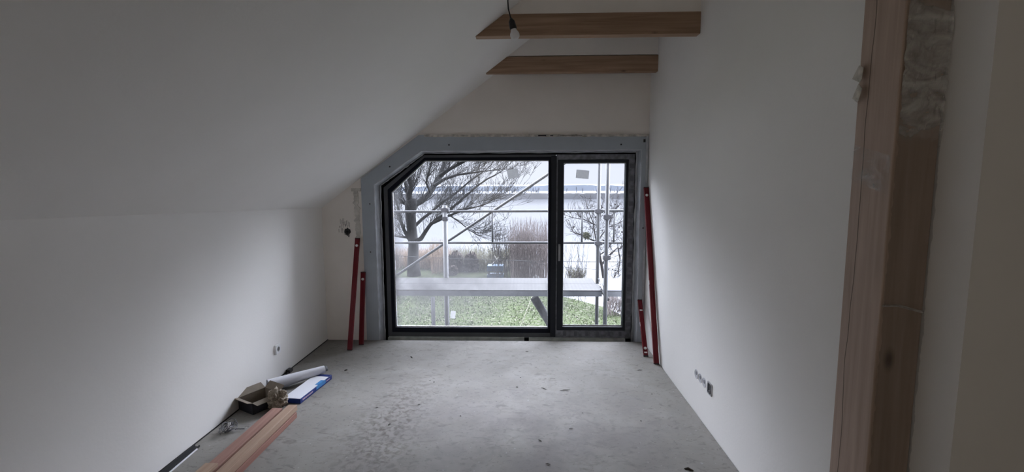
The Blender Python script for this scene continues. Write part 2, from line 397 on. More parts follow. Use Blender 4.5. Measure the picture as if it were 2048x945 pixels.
# recess lining
b = MB(); y0, y1 = 4.80, 5.06
i2 = [(x, z) for x, z in inn]
t = 0.006
ofs = [(-1.557, -0.055), (-1.557, 1.643), (-1.064, 1.983), (1.152, 1.983), (1.152, -0.055)]
vs = []
for y in (4.790, y1): vs += [(x, y, z) for x, z in i2] + [(x, y, z) for x, z in ofs]
fs = []
for i in range(4):
    j = i + 1; fs += [(i, j, 5 + j, 5 + i), (10 + i, 15 + i, 15 + j, 10 + j), (i, 10 + i, 10 + j, j), (5 + i, 5 + j, 15 + j, 15 + i)]
b.add(vs, fs); S(b.build('trim_3', M_reveal), 'lighter grey metal lining of the window recess', 'trim')
# ragged foam edge between surround and plaster
def ragged(name, p0, p1, w0, w1, label, material=M_foam, y=4.785, seedv=0, amp=0.6, n=70, th=.010):
    p0 = Vector((p0[0], 0, p0[1])); p1 = Vector((p1[0], 0, p1[1])); d = p1 - p0; nrm = Vector((-d.z, 0, d.x)).normalized(); m_ = MB()
    vs = []
    for i in range(n + 1):
        q = p0 + d * i / n
        a = w0 * (1 + amp * noise.noise(Vector((i * .35, seedv, 0)))) ; c = w1 * (1 + amp * noise.noise(Vector((i * .41, seedv + 9, 3))))
        A = q + nrm * a; B = q - nrm * c
        yy = y + .004 * noise.noise(Vector((i * .7, 5, seedv)))
        vs += [(A.x, yy, A.z), (B.x, yy, B.z), (A.x, y + th, A.z), (B.x, y + th, B.z)]
    fs = []
    for i in range(n):
        a = 4 * i; fs += [(a, a + 1, a + 5, a + 4), (a, a + 4, a + 6, a + 2), (a + 1, a + 3, a + 7, a + 5), (a + 2, a + 6, a + 7, a + 3)]
    fs += [(0, 2, 3, 1), (4 * n, 4 * n + 1, 4 * n + 3, 4 * n + 2)]
    m_.add(vs, fs); return S(m_.build(name, material), label, 'trim')
ragged('trim_4', (-1.03, 2.138), (1.224, 2.128), .010, .012, 'ragged brownish foam seam along top of the grey surround', y=4.784)
ragged('trim_5', (1.211, 0.05), (1.211, 2.12), .012, .006, 'ragged seam between grey surround and right wall', y=4.782, seedv=3, material=M_reveal)
b = MB(); b.box(0.12, 4.781, 2.124, 0.20, 4.80, 2.138); b.box(0.24, 4.781, 2.124, 0.27, 4.80, 2.135); b.box(0.34, 4.7815, 2.126, 0.56, 4.80, 2.1305); b.box(1.17, 4.784, 2.06, 1.19, 4.80, 2.09)
S(b.build('trim_6', M_dark), 'dark gaps in the foam seam above the window', 'trim')
# wavy sealing membrane between recess lining and window frame
MEM = [(-1.55, -0.05), (-1.548, 1.633), (-1.065, 1.976), (1.146, 1.976), (1.146, -0.05)]
FR = [(-1.512, -0.018), (-1.512, 1.617), (-1.071, 1.955), (1.130, 1.955), (1.130, -0.018)]
b = MB()
b.ring([(-1.556, -0.099), (-1.556, 1.642), (-1.064, 1.982), (1.151, 1.982), (1.151, -0.099)], FR, 4.99, 5.02)
S(b.build('trim_7', M_gap), 'black gap around the window frame', 'trim')
b = MB()
for (a_, c_, sd, r) in ((MEM[0], MEM[1], 1, .008), (MEM[1], MEM[2], 2, .007), (MEM[2], MEM[3], 3, .006), (MEM[3], MEM[4], 4, .012)):
    pts = []; rs = []
    for i in range(60):
        u = i / 59; x = a_[0] + (c_[0] - a_[0]) * u; z = a_[1] + (c_[1] - a_[1]) * u
        nn = noise.noise(Vector((u * 14, sd * 3.3, 0)))
        pts.append((x + .008 * nn, 4.955 + .010 * noise.noise(Vector((u * 9, sd, 7))), z + .006 * noise.noise(Vector((u * 12, sd, 2)))))
        rs.append(r * (1 + .55 * noise.noise(Vector((u * 20, sd, 11)))))
    b.tube(pts, rs, 7)
S(b.build('trim_8', M_reveal), 'crumpled grey sealing strip lying in the gap round the window', 'trim')
# threshold board under the window
b = MB(); b.box(-1.50, 4.893, -0.095, -0.02, 4.944, -0.005); b.box(0.03, 4.893, -0.095, 1.06, 4.944, -0.006); b.box(0.50, 4.885, -0.095, 0.62, 4.893, 0.001)
S(b.build('trim_9', M_sill), 'grey green boards packed under the window frame', 'trim')
b = MB(); b.box(-1.557, 4.796, -0.1, 1.152, 5.06, -0.098)
S(b.build('trim_10', M_gap), 'dark bottom of the window recess', 'trim')

# ------------------------------------------------------------------ the window
win = thing('window_1', (-0.2, 4.99, -0.018), 'large anthracite window with a cut upper left corner and a narrow opening sash', 'window', kind='structure')
F1 = [(-1.470, 0.036), (-1.470, 1.596), (-1.069, 1.925), (0.275, 1.925), (0.275, 0.036)]
b = MB(); b.ring([FR[0], FR[1], FR[2], (0.311, 1.955), (0.311, -0.018)], [(-1.470, 0.036), (-1.470, 1.596), (-1.069, 1.930), (0.262, 1.930), (0.262, 0.036)], 4.95, 5.03)
b.build('window_frame', M_grey, win, bevel=.003)
G1 = [(-1.434, 0.088), (-1.434, 1.568), (-1.067, 1.897), (0.237, 1.897), (0.237, 0.088)]
b = MB(); b.ring([(-1.470, 0.036), (-1.470, 1.596), (-1.069, 1.930), (0.262, 1.930), (0.262, 0.036)], G1, 4.958, 5.03)
gb = b.build('glazing_bead', M_bead, win, bevel=.002); gb['label'] = 'black glazing profile of the fixed pane'
b = MB(); b.box(0.262, 4.946, 0.0, 0.318, 5.03, 1.940)
b.build('mullion', M_frame, win, bevel=.003)
b = MB(); b.prism([(x - .008 if x < -1 else x + .008, z + (.006 if z > 1 else -.006)) for x, z in G1], 4.990, 4.996)
gp = b.build('fixed_pane', M_glassL, win)
b = MB(); b.ring(G1, [(-1.424, 0.097), (-1.424, 1.563), (-1.064, 1.888), (0.233, 1.888), (0.233, 0.097)], 4.984, 5.0); b.build('glass_spacer', M_spacer, gp)
# outer frame on the sash side, still wrapped in foil
b = MB(); b.ring([(0.318, -0.018), (0.318, 1.955), (1.130, 1.955), (1.130, -0.018)], [(0.330, 0.074), (0.330, 1.899), (1.062, 1.899), (1.062, 0.074)], 4.948, 5.03)
ff = b.build('foil_wrapped_frame', M_foil, win, bevel=.004); ff['label'] = 'frame beside the sash wrapped in grey printed foil'
bb = MB()
for i in range(14):
    z = 0.12 + i * 0.13; bb.box(1.075, 4.9465, z, 1.120, 4.949, z + .045)
for i in range(6):
    x = 0.40 + i * .12; bb.box(x, 4.9465, 0.012, x + .03, 4.949, 0.060)
mk = bb.build('foil_print', mat('foil_print', (0.11, 0.115, 0.14), .5), ff); mk['label'] = 'darker printed patches repeated on the foil'
# opening sash
SG = [(0.392, 0.113), (0.392, 1.866), (1.034, 1.866), (1.034, 0.113)]
b = MB(); b.ring([(0.330, 0.074), (0.330, 1.899), (1.062, 1.899), (1.062, 0.074)], SG, 4.936, 5.02)
sash = b.build('opening_sash', M_frame, win, bevel=.003); sash['label'] = 'dark narrow sash with a handle on its left stile'
b = MB(); b.prism([(x, z) for x, z in [(0.386, 0.107), (0.386, 1.872), (1.040, 1.872), (1.040, 0.107)]], 4.985, 4.991)
gs = b.build('sash_pane', M_glassR, sash)
b = MB(); b.ring([(0.392, 0.113), (0.392, 1.866), (1.034, 1.866), (1.034, 0.113)], [(0.399, 0.124), (0.399, 1.859), (1.028, 1.859), (1.028, 0.124)], 4.978, 4.984); b.build('glass_spacer', M_spacer, sash)
b = MB(); b.box(0.340, 4.926, 0.835, 0.362, 4.937, 1.015)
b.tube([(0.351, 4.93, 0.99), (0.351, 4.895, 0.99)], .008, 8); b.box(0.342, 4.884, 0.860, 0.360, 4.898, 1.002)
b.build('window_handle', M_steelh, sash, bevel=.002)
# stickers on the glass
def sticker(name, px, py, w_, h_, rot, par, material, label, Y=4.983):
    c = at(px, py, Y); m_ = MB(); mm = Matrix.Translation(c) @ Matrix.Rotation(rot, 4, 'Y')
    m_.add([mm @ Vector(q_) for q_ in ((-w_ / 2, 0, -h_ / 2), (w_ / 2, 0, -h_ / 2), (w_ / 2, 0, h_ / 2), (-w_ / 2, 0, h_ / 2))], [(0, 1, 2, 3)]); o = m_.build(name, material, par); o['label'] = label; return o
sticker('glass_label', 1026, 348, .118, .095, math.radians(-12), gp, M_label, 'grey square label tilted on the fixed pane', Y=4.982)
sticker('glass_label', 1165, 349, .134, .088, math.radians(5), sash, M_label, 'grey label on the sash pane', Y=4.976)
sticker('white_tag', 906, 630, .055, .085, math.radians(6), gp, M_wtag, 'small white tag low on the fixed pane', Y=4.981)

# ------------------------------------------------------------------ tie beams
def beam(y0, y1, z0, z1, xr, label):
    xa = -2.12 + (z0 - 1.41) / 0.735 - .004; xb = -2.12 + (z1 - 1.41) / 0.735 - .004
    m_ = MB(); m_.prism([(xa, z0), (xr, z0), (xr, z1), (xb, z1)], y0, y1)
    o = m_.build('tie_beam', M_beam, bevel=.004); tag(o, label, 'beam', 'tie beams across the attic'); return o
beam(3.478, 3.555, 2.702, 2.852, XR, 'nearer spruce tie beam, right behind the hanging light bulb')
beam(4.545, 4.612, 2.690, 2.838, XR, 'farther spruce tie beam, closest to the wall above the window')

# ------------------------------------------------------------------ hanging bulb
bl = thing('hanging_bulb', (-0.1, 2.7, 2.85), 'bare white bulb in a black socket hanging on a black cord', 'light bulb')
c0 = Vector((-0.098, 2.7, slope_z(-.098, 2.7) - .0)); 
b = MB(); b.tube([c0, (-0.100, 2.7, 2.72), (-0.1005, 2.7, 2.650), (-0.098, 2.7, 2.61), (-0.090, 2.7, 2.580), (-0.084, 2.7, 2.556)], .0036, 8)
b.build('cord', M_black, bl)
ax = (Vector((-0.060, 2.7, 2.455)) - Vector((-0.084, 2.7, 2.556))).normalized()
b = MB(); b.lathe([(.0, 0), (.007, .0), (.010, .008), (.017, .018), (.0195, .05), (.0195, .058), (.015, .060), (0, .060)], (-0.084, 2.7, 2.560), ax, 20)
b.build('socket', M_black, bl)
b = MB(); b.lathe([(.012, 0.0), (.0135, .008), (.018, .020), (.0245, .032), (.0265, .042), (.0245, .054), (.016, .064), (.006, .0685), (0, .069)], Vector((-0.084, 2.7, 2.560)) + ax * .050, ax, 24)
M_bulb = mat('frosted_bulb', (0.75, 0.74, 0.74), .35)
b.build('glass_bulb', M_bulb, bl)

# ------------------------------------------------------------------ wooden post at the wall end
def post_mat():
    M = wood('wrapped_post', (0.47, 0.355, 0.285), (0.36, 0.265, 0.205), 'Z', ks=2.3)
    n = M.node_tree.nodes; l = M.node_tree.links; p = n['Principled BSDF']
    src = p.inputs['Base Color'].links[0].from_socket
    t = n.new('ShaderNodeTexCoord'); s = n.new('ShaderNodeSeparateXYZ'); l.new(t.outputs['Object'], s.inputs[0])
    # drying crack: |y - (y0 + wander(z))| small
    nz = n.new('ShaderNodeTexNoise'); nz.noise_dimensions = '1D'; nz.inputs['Scale'].default_value = 1.6; l.new(s.outputs['Z'], nz.inputs['W'])
    a = n.new('ShaderNodeMath'); a.operation = 'MULTIPLY_ADD'; l.new(nz.outputs['Fac'], a.inputs[0]); a.inputs[1].default_value = .07; a.inputs[2].default_value = 1.725
    d = n.new('ShaderNodeMath'); d.operation = 'SUBTRACT'; l.new(s.outputs['Y'], d.inputs[0]); l.new(a.outputs[0], d.inputs[1])
    e = n.new('ShaderNodeMath'); e.operation = 'ABSOLUTE'; l.new(d.outputs[0], e.inputs[0])
    f = n.new('ShaderNodeMapRange'); f.inputs['From Min'].default_value = .0012; f.inputs['From Max'].default_value = .0028; f.inputs['To Min'].default_value = .85; f.inputs['To Max'].default_value = 0
    l.new(e.outputs[0], f.inputs['Value'])
    x = n.new('ShaderNodeMix'); x.data_type = 'RGBA'; x.inputs[7].default_value = (.05, .03, .02, 1)
    l.new(f.outputs[0], x.inputs[0]); l.new(src, x.inputs[6]); l.new(x.outputs[2], p.inputs['Base Color'])
    return M
M_postw = post_mat()
post = thing('wooden_post', (1.3, 1.71, 0), 'rough square timber post ending the right wall, partly wrapped in film', 'post')
b = MB(); b.box(1.222, 1.618, 0.0, 1.366, 1.812, 2.72); b.build('post_timber', M_postw, post, bevel=.004)
b = MB(); b.box(1.200, 1.814, 0.0, 1.2275, 1.822, 3.4)
# plastic film crumpled over the camera-side face
def film_material(masked=True):
    M = bpy.data.materials.new('crumpled_clear_film'); M.use_nodes = True
    n = M.node_tree.nodes; l = M.node_tree.links; n.remove(n['Principled BSDF']); out = [x for x in n if x.type == 'OUTPUT_MATERIAL'][0]
    tr = n.new('ShaderNodeBsdfTransparent'); tr.inputs[0].default_value = (.82, .82, .82, 1)  # grey tint put in to darken the post's camera-side face
    gl = n.new('ShaderNodeBsdfPrincipled'); gl.inputs['Base Color'].default_value = (.62, .62, .60, 1); gl.inputs['Roughness'].default_value = .3
    t = n.new('ShaderNodeTexCoord'); mp = n.new('ShaderNodeMapping'); mp.inputs['Scale'].default_value = (1, 1, 1.6); l.new(t.outputs['Object'], mp.inputs[0])
    nz = n.new('ShaderNodeTexNoise'); nz.inputs['Scale'].default_value = 9; nz.inputs['Detail'].default_value = 6; nz.inputs['Distortion'].default_value = 1.2; l.new(mp.outputs[0], nz.inputs['Vector'])
    s = n.new('ShaderNodeSeparateXYZ'); l.new(t.outputs['Object'], s.inputs[0])
    z = n.new('ShaderNodeMapRange'); z.inputs['From Min'].default_value = 1.70; z.inputs['From Max'].default_value = 1.84; z.inputs['To Min'].default_value = -.36 if masked else -.02; z.inputs['To Max'].default_value = .22 if masked else -.02; l.new(s.outputs['Z'], z.inputs['Value'])
    z2 = n.new('ShaderNodeMapRange'); z2.inputs['From Min'].default_value = 2.16; z2.inputs['From Max'].default_value = 2.30; z2.inputs['To Min'].default_value = 0; z2.inputs['To Max'].default_value = -.5; l.new(s.outputs['Z'], z2.inputs['Value'])
    k = n.new('ShaderNodeMath'); l.new(nz.outputs['Fac'], k.inputs[0]); l.new(z.outputs[0], k.inputs[1])
    k2 = n.new('ShaderNodeMath'); l.new(k.outputs[0], k2.inputs[0]); l.new(z2.outputs[0], k2.inputs[1])
    r = n.new('ShaderNodeMapRange'); r.inputs['From Min'].default_value = .42; r.inputs['From Max'].default_value = .95; r.inputs['To Min'].default_value = .06; r.inputs['To Max'].default_value = .85; l.new(k2.outputs[0], r.inputs['Value'])
    mx = n.new('ShaderNodeMixShader'); l.new(r.outputs[0], mx.inputs[0]); l.new(tr.outputs[0], mx.inputs[1]); l.new(gl.outputs[0], mx.inputs[2]); l.new(mx.outputs[0], out.inputs[0])
    return M
M_film = film_material(); M_film2 = film_material(False)
M_film2.node_tree.nodes['Transparent BSDF'].inputs[0].default_value = (.97, .97, .97, 1)
def film_sheet(name, o, u, v, nrm, nu, nv, amp, label, sharp=26):
    o, u, v, nrm = Vector(o), Vector(u), Vector(v), Vector(nrm); vs = []
    for j in range(nv + 1):
        for i in range(nu + 1):
            p = o + u * i / nu + v * j / nv
            q = noise.noise(p * sharp) + abs(noise.noise(p * sharp * 1.9 + Vector((3, 1, 2)))) * 1.1
            vs.append(p + nrm * (.0025 + amp * max(0, q + .45)))
    fs = [(j * (nu + 1) + i, j * (nu + 1) + i + 1, (j + 1) * (nu + 1) + i + 1, (j + 1) * (nu + 1) + i) for j in range(nv) for i in range(nu)]
    m_ = MB(); m_.add(vs, fs, False); ob = m_.build(name, M_film); return ob
fo = film_sheet('plastic_film', (1.226, 1.616, 0.55), (.139, 0, 0), (0, 0, 1.85), (0, -1, 0), 26, 240, .007, '')
tag(fo, 'clear crumpled plastic film stretched over the camera-side face of the wooden post', 'plastic film')
fo2 = film_sheet('plastic_film', (1.2205, 1.80, 1.66), (0, -.18, -.05), (0, 0, .13), (-1, 0, 0), 40, 30, .005, '')
fo2.data.materials[0] = M_film2
tag(fo2, 'short band of plastic film across the window-side face of the wooden post', 'plastic film')
# torn paper flaps on the post edge
def flap(px, py, pts, label):
    c = at(px, py, 1.79); c.x = 1.2175; m_ = MB(); n_ = len(pts)
    vs = [(c.x - .004 - .012 * abs(math.sin(i * 1.7)), c.y + a, c.z + z) for i, (a, z) in enumerate(pts)]
    vs += [(x + .0015, y, z) for x, y, z in vs]
    m_.add(vs, [tuple(range(n_)), tuple(range(2 * n_ - 1, n_ - 1, -1))] + [(i, (i + 1) % n_, (i + 1) % n_ + n_, i + n_) for i in range(n_)])
    o = m_.build('torn_paper', mat('torn_paper', (.55, .52, .46), .9, var=.2, scale=40)); tag(o, label, 'paper scrap', 'torn paper on the wooden post'); return o
flap(1727, 148, [(.025, .02), (.028, -.012), (0, -.03), (-.02, -.022), (-.018, .018), (0, .03)], 'upper torn paper scrap stuck to left edge of the wooden post')
flap(1727, 185, [(.012, .02), (.02, -.018), (.006, -.035), (-.012, -.03), (-.018, .01), (-.004, .03)], 'lower torn paper scrap stuck to left edge of the wooden post')
# folded strip of film sagging across the post low down
b = MB(); pts = [at(1766 + i * 8.2, 610 + (0 if i < 4 else (i - 4) * 2.2), 1.606) for i in range(11)]
vs = []
for i, p in enumerate(pts): vs += [p, p + Vector((0, .004, -.004)), p + Vector((0, .001, -.009))]
b.add(vs, [(3 * i + j, 3 * i + 3 + j, 3 * i + 4 + j, 3 * i + 1 + j) for i in range(10) for j in range(2)], True)
tag(b.build('tape_strip', mat('dull_tape', (.36, .33, .30), .5)), 'thin dull tape strip crossing the lower part of the wooden post', 'tape')
# ------------------------------------------------------------------ spirit levels
def level(foot, top_, wdt, thk, label, marks, face=None):
    """a box-section level between foot and top (centre line), wide face towards the room"""
    foot, top_ = Vector(foot), Vector(top_); L = (top_ - foot).length; d = (top_ - foot).normalized()
    fx = Vector(face) if face else Vector((1, 0, 0)); fx = (fx - d * fx.dot(d)).normalized(); fy = d.cross(fx)
    mm = Matrix((fx, fy, d)).transposed().to_4x4(); mm.translation = foot
    root = thing('spirit_level', foot, label, 'spirit level', 'red spirit levels')
    m_ = MB(); w2, t2 = wdt / 2, thk / 2
    # box section with a recessed web
    prof = [(-w2, -t2), (-w2 + .006, -t2), (-w2 + .009, -t2 + .004), (w2 - .009, -t2 + .004), (w2 - .006, -t2), (w2, -t2), (w2, t2), (w2 - .006, t2), (w2 - .009, t2 - .004), (-w2 + .009, t2 - .004), (-w2 + .006, t2), (-w2, t2)]
    n_ = len(prof); vs = [mm @ Vector((a, c, .006)) for a, c in prof] + [mm @ Vector((a, c, L - .006)) for a, c in prof]
    m_.add(vs, [tuple(range(n_)), tuple(range(2 * n_ - 1, n_ - 1, -1))] + [(i, i + n_, (i + 1) % n_ + n_, (i + 1) % n_) for i in range(n_)])
    m_.build('body', M_red, root)
    for a in (0, 1):
        e = MB(); z0, z1 = ((-.0, .006), (L - .006, L))[a]; e.box(-w2 - .001, -t2 - .001, z0, w2 + .001, t2 + .001, z1, mm); e.build('end_cap', M_dark, root)
    for (u, kind) in marks:
        z = L * u; e = MB()
        if kind == 'round':
            e.lathe([(0, -.003), (.012, -.003), (.014, 0), (.014, 2 * t2)], mm @ Vector((0, t2 + .002, z)), -(mm.to_3x3() @ Vector((0, 1, 0))), 16)
            e.lathe([(.009, -.006), (.011, -.003)], mm @ Vector((0, t2 + .002, z)), -(mm.to_3x3() @ Vector((0, 1, 0))), 16); e.build('vial', M_white, root)
            e2 = MB(); e2.lathe([(0, -.003), (.012, -.003), (.014, 0), (.014, .004)], mm @ Vector((0, -t2 - .002, z)), mm.to_3x3() @ Vector((0, 1, 0)), 16); e2.build('vial', M_white, root)
        elif kind == 'bar':
            e.box(-.014, -t2 - .002, z - .006, .014, t2 + .002, z + .006, mm); e.build('vial', M_white, root)
        else:
            e.box(-w2 - .003, -t2 * .6, z - .02, -w2 + .014, t2 * .6, z + .02, mm); e.build('vial', M_white, root)
    return root
level((-1.763, 4.480, .001), (-1.745, 4.772, 1.098), .046, .022, 'long red spirit level leaning left of the window against the back wall', [(.93, 'round'), (.47, 'edge')])
level((-1.703, 4.640, .001), (-1.700, 4.772, .742), .046, .022, 'shorter red spirit level leaning close to the left edge of the grey surround', [(.90, 'round'), (.45, 'edge')])
level((1.196, 4.185, .001), (1.203, 4.763, 1.612), .046, .024, 'longest red spirit level, leaning in the corner against the right wall', [(.95, 'round'), (.44, 'edge')])
level((1.148, 4.375, .001), (1.172, 4.772, .455), .042, .022, 'smallest red spirit level, standing right of the window below the longest one', [(.55, 'edge'), (.13, 'round'), (.06, 'bar'), (.8, 'bar')])

# ------------------------------------------------------------------ sockets
def rounded(w_, h_, r, n=5):
    pts = []
    for cx, cz, a0 in ((w_ / 2 - r, h_ / 2 - r, 0), (-w_ / 2 + r, h_ / 2 - r, 90), (-w_ / 2 + r, -h_ / 2 + r, 180), (w_ / 2 - r, -h_ / 2 + r, 270)):
        for i in range(n + 1):
            a = math.radians(a0 + 90 * i / n); pts.append((cx + r * math.cos(a), cz + r * math.sin(a)))
    return pts
so = thing('wall_socket', (-2.12, 3.79, .262), 'white surface socket on the left wall above the blue box', 'socket')
P = rounded(.078, .080, .010); n_ = len(P); b = MB()
vs = [(-2.12, 3.79 + a, .262 + c) for a, c in P] + [(-2.108, 3.79 + a, .262 + c) for a, c in P] + [(-2.102, 3.79 + a * .9, .262 + c * .9) for a, c in P]
Q = [(.021 * math.cos(2 * math.pi * i / n_ + .13), .021 * math.sin(2 * math.pi * i / n_ + .13)) for i in range(n_)]
vs += [(-2.102, 3.79 + a, .262 + c) for a, c in Q] + [(-2.116, 3.79 + a * .95, .262 + c * .95) for a, c in Q]
fs = [tuple(range(n_))] + [(k_ * n_ + i, (k_ + 1) * n_ + i, (k_ + 1) * n_ + (i + 1) % n_, k_ * n_ + (i + 1) % n_) for k_ in range(4) for i in range(n_)] + [tuple(range(4 * n_, 5 * n_))]
b.add(vs, fs); b.build('socket_frame', M_white, so)
b = MB()
b.lathe([(0, 0), (.018, 0), (.018, .002), (0, .002)], (-2.1155, 3.79, .262), (1, 0, 0), 16); b.build('socket_recess', mat('grey_recess', (.12, .12, .13), .6), so)
# row of flush boxes in the right wall
for i, y in enumerate((3.287, 3.212, 3.138)):
    so = thing('flush_box', (1.228, y, .284), ['farthest', 'middle', 'nearest'][i] + ' of the three empty round boxes low in the right wall', 'electrical box', 'round boxes in the right wall')
    b = MB(); b.lathe([(.034, 0), (.0345, -.0015), (.030, -.0022), (.0295, .0)], (1.228, y, .284), (1, 0, 0), 28); b.build('box_rim', mat('pale_rim', (.66, .66, .67), .6), so)
    b = MB(); b.lathe([(.0295, -.0005), (.016, -.0008), (0, -.0008)], (1.228, y, .284), (1, 0, 0), 24); b.build('box_cover', mat('grey_cover', (.50, .50, .52), .8), so)  # flat grey cover disc inside the rim
    b = MB(); b.lathe([(.014, -.0015), (.007, -.0020), (0, -.0020)], (1.228, y - .002, .290), (1, 0, 0), 16); b.build('box_opening', mat('box_opening', (.15, .15, .16), .8), so)
so = thing('data_socket', (1.228, 3.035, .286), 'dark open socket with a metal frame nearest in the row on the right wall', 'socket')
b = MB(); Q = rounded(.072, .084, .008); n_ = len(Q); I = [(a * .80, c * .80) for a, c in Q]
vs = [(1.228, 3.035 + a, .286 + c) for a, c in Q] + [(1.222, 3.035 + a, .286 + c) for a, c in Q] + [(1.222, 3.035 + a, .286 + c) for a, c in I] + [(1.2275, 3.035 + a, .286 + c) for a, c in I]
b.add(vs, [(k_ * n_ + i, (k_ + 1) * n_ + i, (k_ + 1) * n_ + (i + 1) % n_, k_ * n_ + (i + 1) % n_) for k_ in range(3) for i in range(n_)]); b.build('metal_frame', mat('zinc_frame', (.42, .42, .43), .35, metal=.6), so)
b = MB(); b.box(1.2262, 3.006, .252, 1.2278, 3.064, .320); b.build('dark_opening', M_black, so)
b = MB(); b.lathe([(.010, 0), (.012, -.004), (.007, -.005), (.006, 0)], (1.226, 3.035, .262), (1, 0, 0), 14); b.build('connector', M_steelh, so)

# ------------------------------------------------------------------ cut hole, cables and mortar on the back wall at left
ragged('trim_11', (-1.752, 1.60), (-1.742, 1.10), .022, .026, 'rough grey mortar chase on the wall left of the surround', material=M_mortar, y=4.789, seedv=6, amp=.9, n=40, th=.012)
b = MB(); b.box(-1.80, 4.792, 1.580, -1.70, 4.80, 1.612)
S(b.build('trim_12', M_mortar), 'small mortar pad at head of the chase', 'trim')
hole = thing('cable_outlet', (-1.862, 4.80, 1.165), 'torn cable hole with black cable ends in the back wall beside the long level', 'cable')
b = MB(); pr = []
vs = [(-1.858, 4.7985, 1.165)]
for i in range(20):
    a = 2 * math.pi * i / 20; r = .034 * (1 + .35 * noise.noise(Vector((i * .9, 2, 0)))); vs.append((-1.858 + r * math.cos(a), 4.7985, 1.165 + r * math.sin(a)))
vs2 = [(x, 4.7995, z) for x, _, z in vs[1:]]
b.add(vs + vs2, [(0, 1 + i, 1 + (i + 1) % 20) for i in range(20)] + [(1 + i, 21 + i, 21 + (i + 1) % 20, 1 + (i + 1) % 20) for i in range(20)]); b.build('hole', M_black, hole)
for i in range(3):
    b = MB(); b.tube([(-1.858 + .01 * i - .01, 4.80, 1.17), (-1.86 + .012 * i, 4.775, 1.160 - .01 * i), (-1.865 + .016 * i, 4.765, 1.135 - .012 * i)], .0055, 7); b.build('cable_end', M_black, hole)
b = MB()
for i in range(16):
    a = random.uniform(1.4, 4.6); r = random.uniform(.04, .09); x = -1.865 + r * math.cos(a); z = 1.175 + r * math.sin(a) * .9; l_ = random.uniform(.015, .05)
    b.box(x, 4.7988, z, x + random.uniform(.002, .005), 4.8, z + l_)
for i in range(9):
    x = -1.93 + i * .012; z = 1.24 + random.uniform(-.03, .03) - i * .005; b.box(x, 4.7988, z, x + .003, 4.8, z + .05)
pm = b.build('pencil_marks', mat('pencil', (.16, .15, .14), .9), hole); pm['label'] = 'dark scratches around the hole'

# ------------------------------------------------------------------ timbers on the floor
def timber(x0, y0, x1, y1, wdt, z0, z1, material, label, split=None):
    a = Vector((x0, y0, 0)); c = Vector((x1, y1, 0)); d = (c - a).normalized(); L = (c - a).length; sd = Vector((d.y, -d.x, 0))
    mm = Matrix((sd, d, Vector((0, 0, 1)))).transposed().to_4x4(); mm.translation = a
    m_ = MB(); m_.box(-wdt / 2, 0, z0, wdt / 2, L, z1, mm); o = m_.build('sawn_timber', material, bevel=.003); tag(o, label, 'timber', 'sawn timbers on the floor'); return o
timber(-1.672, 1.62, -1.668, 3.13, .074, .0, .041, M_timber2, 'dark red timber at the bottom right of the stack, longest edge towards the room')
timber(-1.670, 1.64, -1.665, 3.145, .064, .046, .088, M_timber3, 'pale brown timber on top of the dark red one')
timber(-1.776, 1.60, -1.762, 3.115, .076, .0, .076, M_timber, 'thick pink timber left of the stacked pair')
timber(-1.772, 1.60, -1.762, 2.42, .074, .077, .100, M_timber3, 'short pale timber lying on the near end of the thick pink timber')

# ------------------------------------------------------------------ black cardboard box with open flaps
bx = thing('cardboard_box', (-1.99, 3.29, 0), 'open black cardboard box with brown inner flaps against the left wall', 'box')
mm = Matrix.Translation((-1.992, 3.285, 0)) @ Matrix.Rotation(math.radians(-28), 4, 'Z')
hw, hd, hh = .088, .105, .088
def panel(o, u, v, th, par, name, m_out, m_in):
    """one cardboard sheet: outer and inner faces"""
    o, u, v = Vector(o), Vector(u), Vector(v); nn = u.cross(v).normalized() * th
    q = [o, o + u, o + u + v, o + v]; vs = [mm @ p for p in q] + [mm @ (p + nn) for p in q]
    me = MB(); me.add(vs, [(0, 1, 2, 3), (7, 6, 5, 4), (0, 4, 5, 1), (1, 5, 6, 2), (2, 6, 7, 3), (3, 7, 4, 0)])
    ob = me.build(name, m_out, par); ob.data.materials.append(m_in)
    for pl in ob.data.polygons:
        pl.material_index = 0
    k_ = ob.data.polygons[1]; k_.material_index = 1
    return ob
A = (-hw, -hd, .002)
panel((-hw, -hd, .002), (2 * hw, 0, 0), (0, 0, hh), -.003, bx, 'front_wall', M_cardo, M_card)
panel((-hw, hd, .002), (2 * hw, 0, 0), (0, 0, hh), .003, bx, 'back_wall', M_cardo, M_card)
panel((-hw, -hd, .002), (0, 2 * hd, 0), (0, 0, hh), .003, bx, 'side_wall', M_cardo, M_card)
panel((hw, -hd, .002), (0, 2 * hd, 0), (0, 0, hh), -.003, bx, 'side_wall', M_cardo, M_card)
panel((-hw, -hd, .002), (2 * hw, 0, 0), (0, 2 * hd, 0), .003, bx, 'bottom', M_cardo, M_cardo)
for nm, o_, u_, v_, th_ in (('flap', (-hw, -hd, hh), (0, 2 * hd, 0), (-.055, 0, .030), .003), ('flap', (hw, -hd, hh), (0, 2 * hd, 0), (.060, 0, -.005), -.003),
                            ('flap', (-hw, hd, hh), (2 * hw, 0, 0), (0, .045, .040), .003), ('flap', (-hw, -hd, hh), (2 * hw, 0, 0), (0, -.035, .012), -.003)):
    o2 = panel(o_, u_, v_, th_, bx, nm, M_cardo if nm != 'flap' else M_card, M_card)
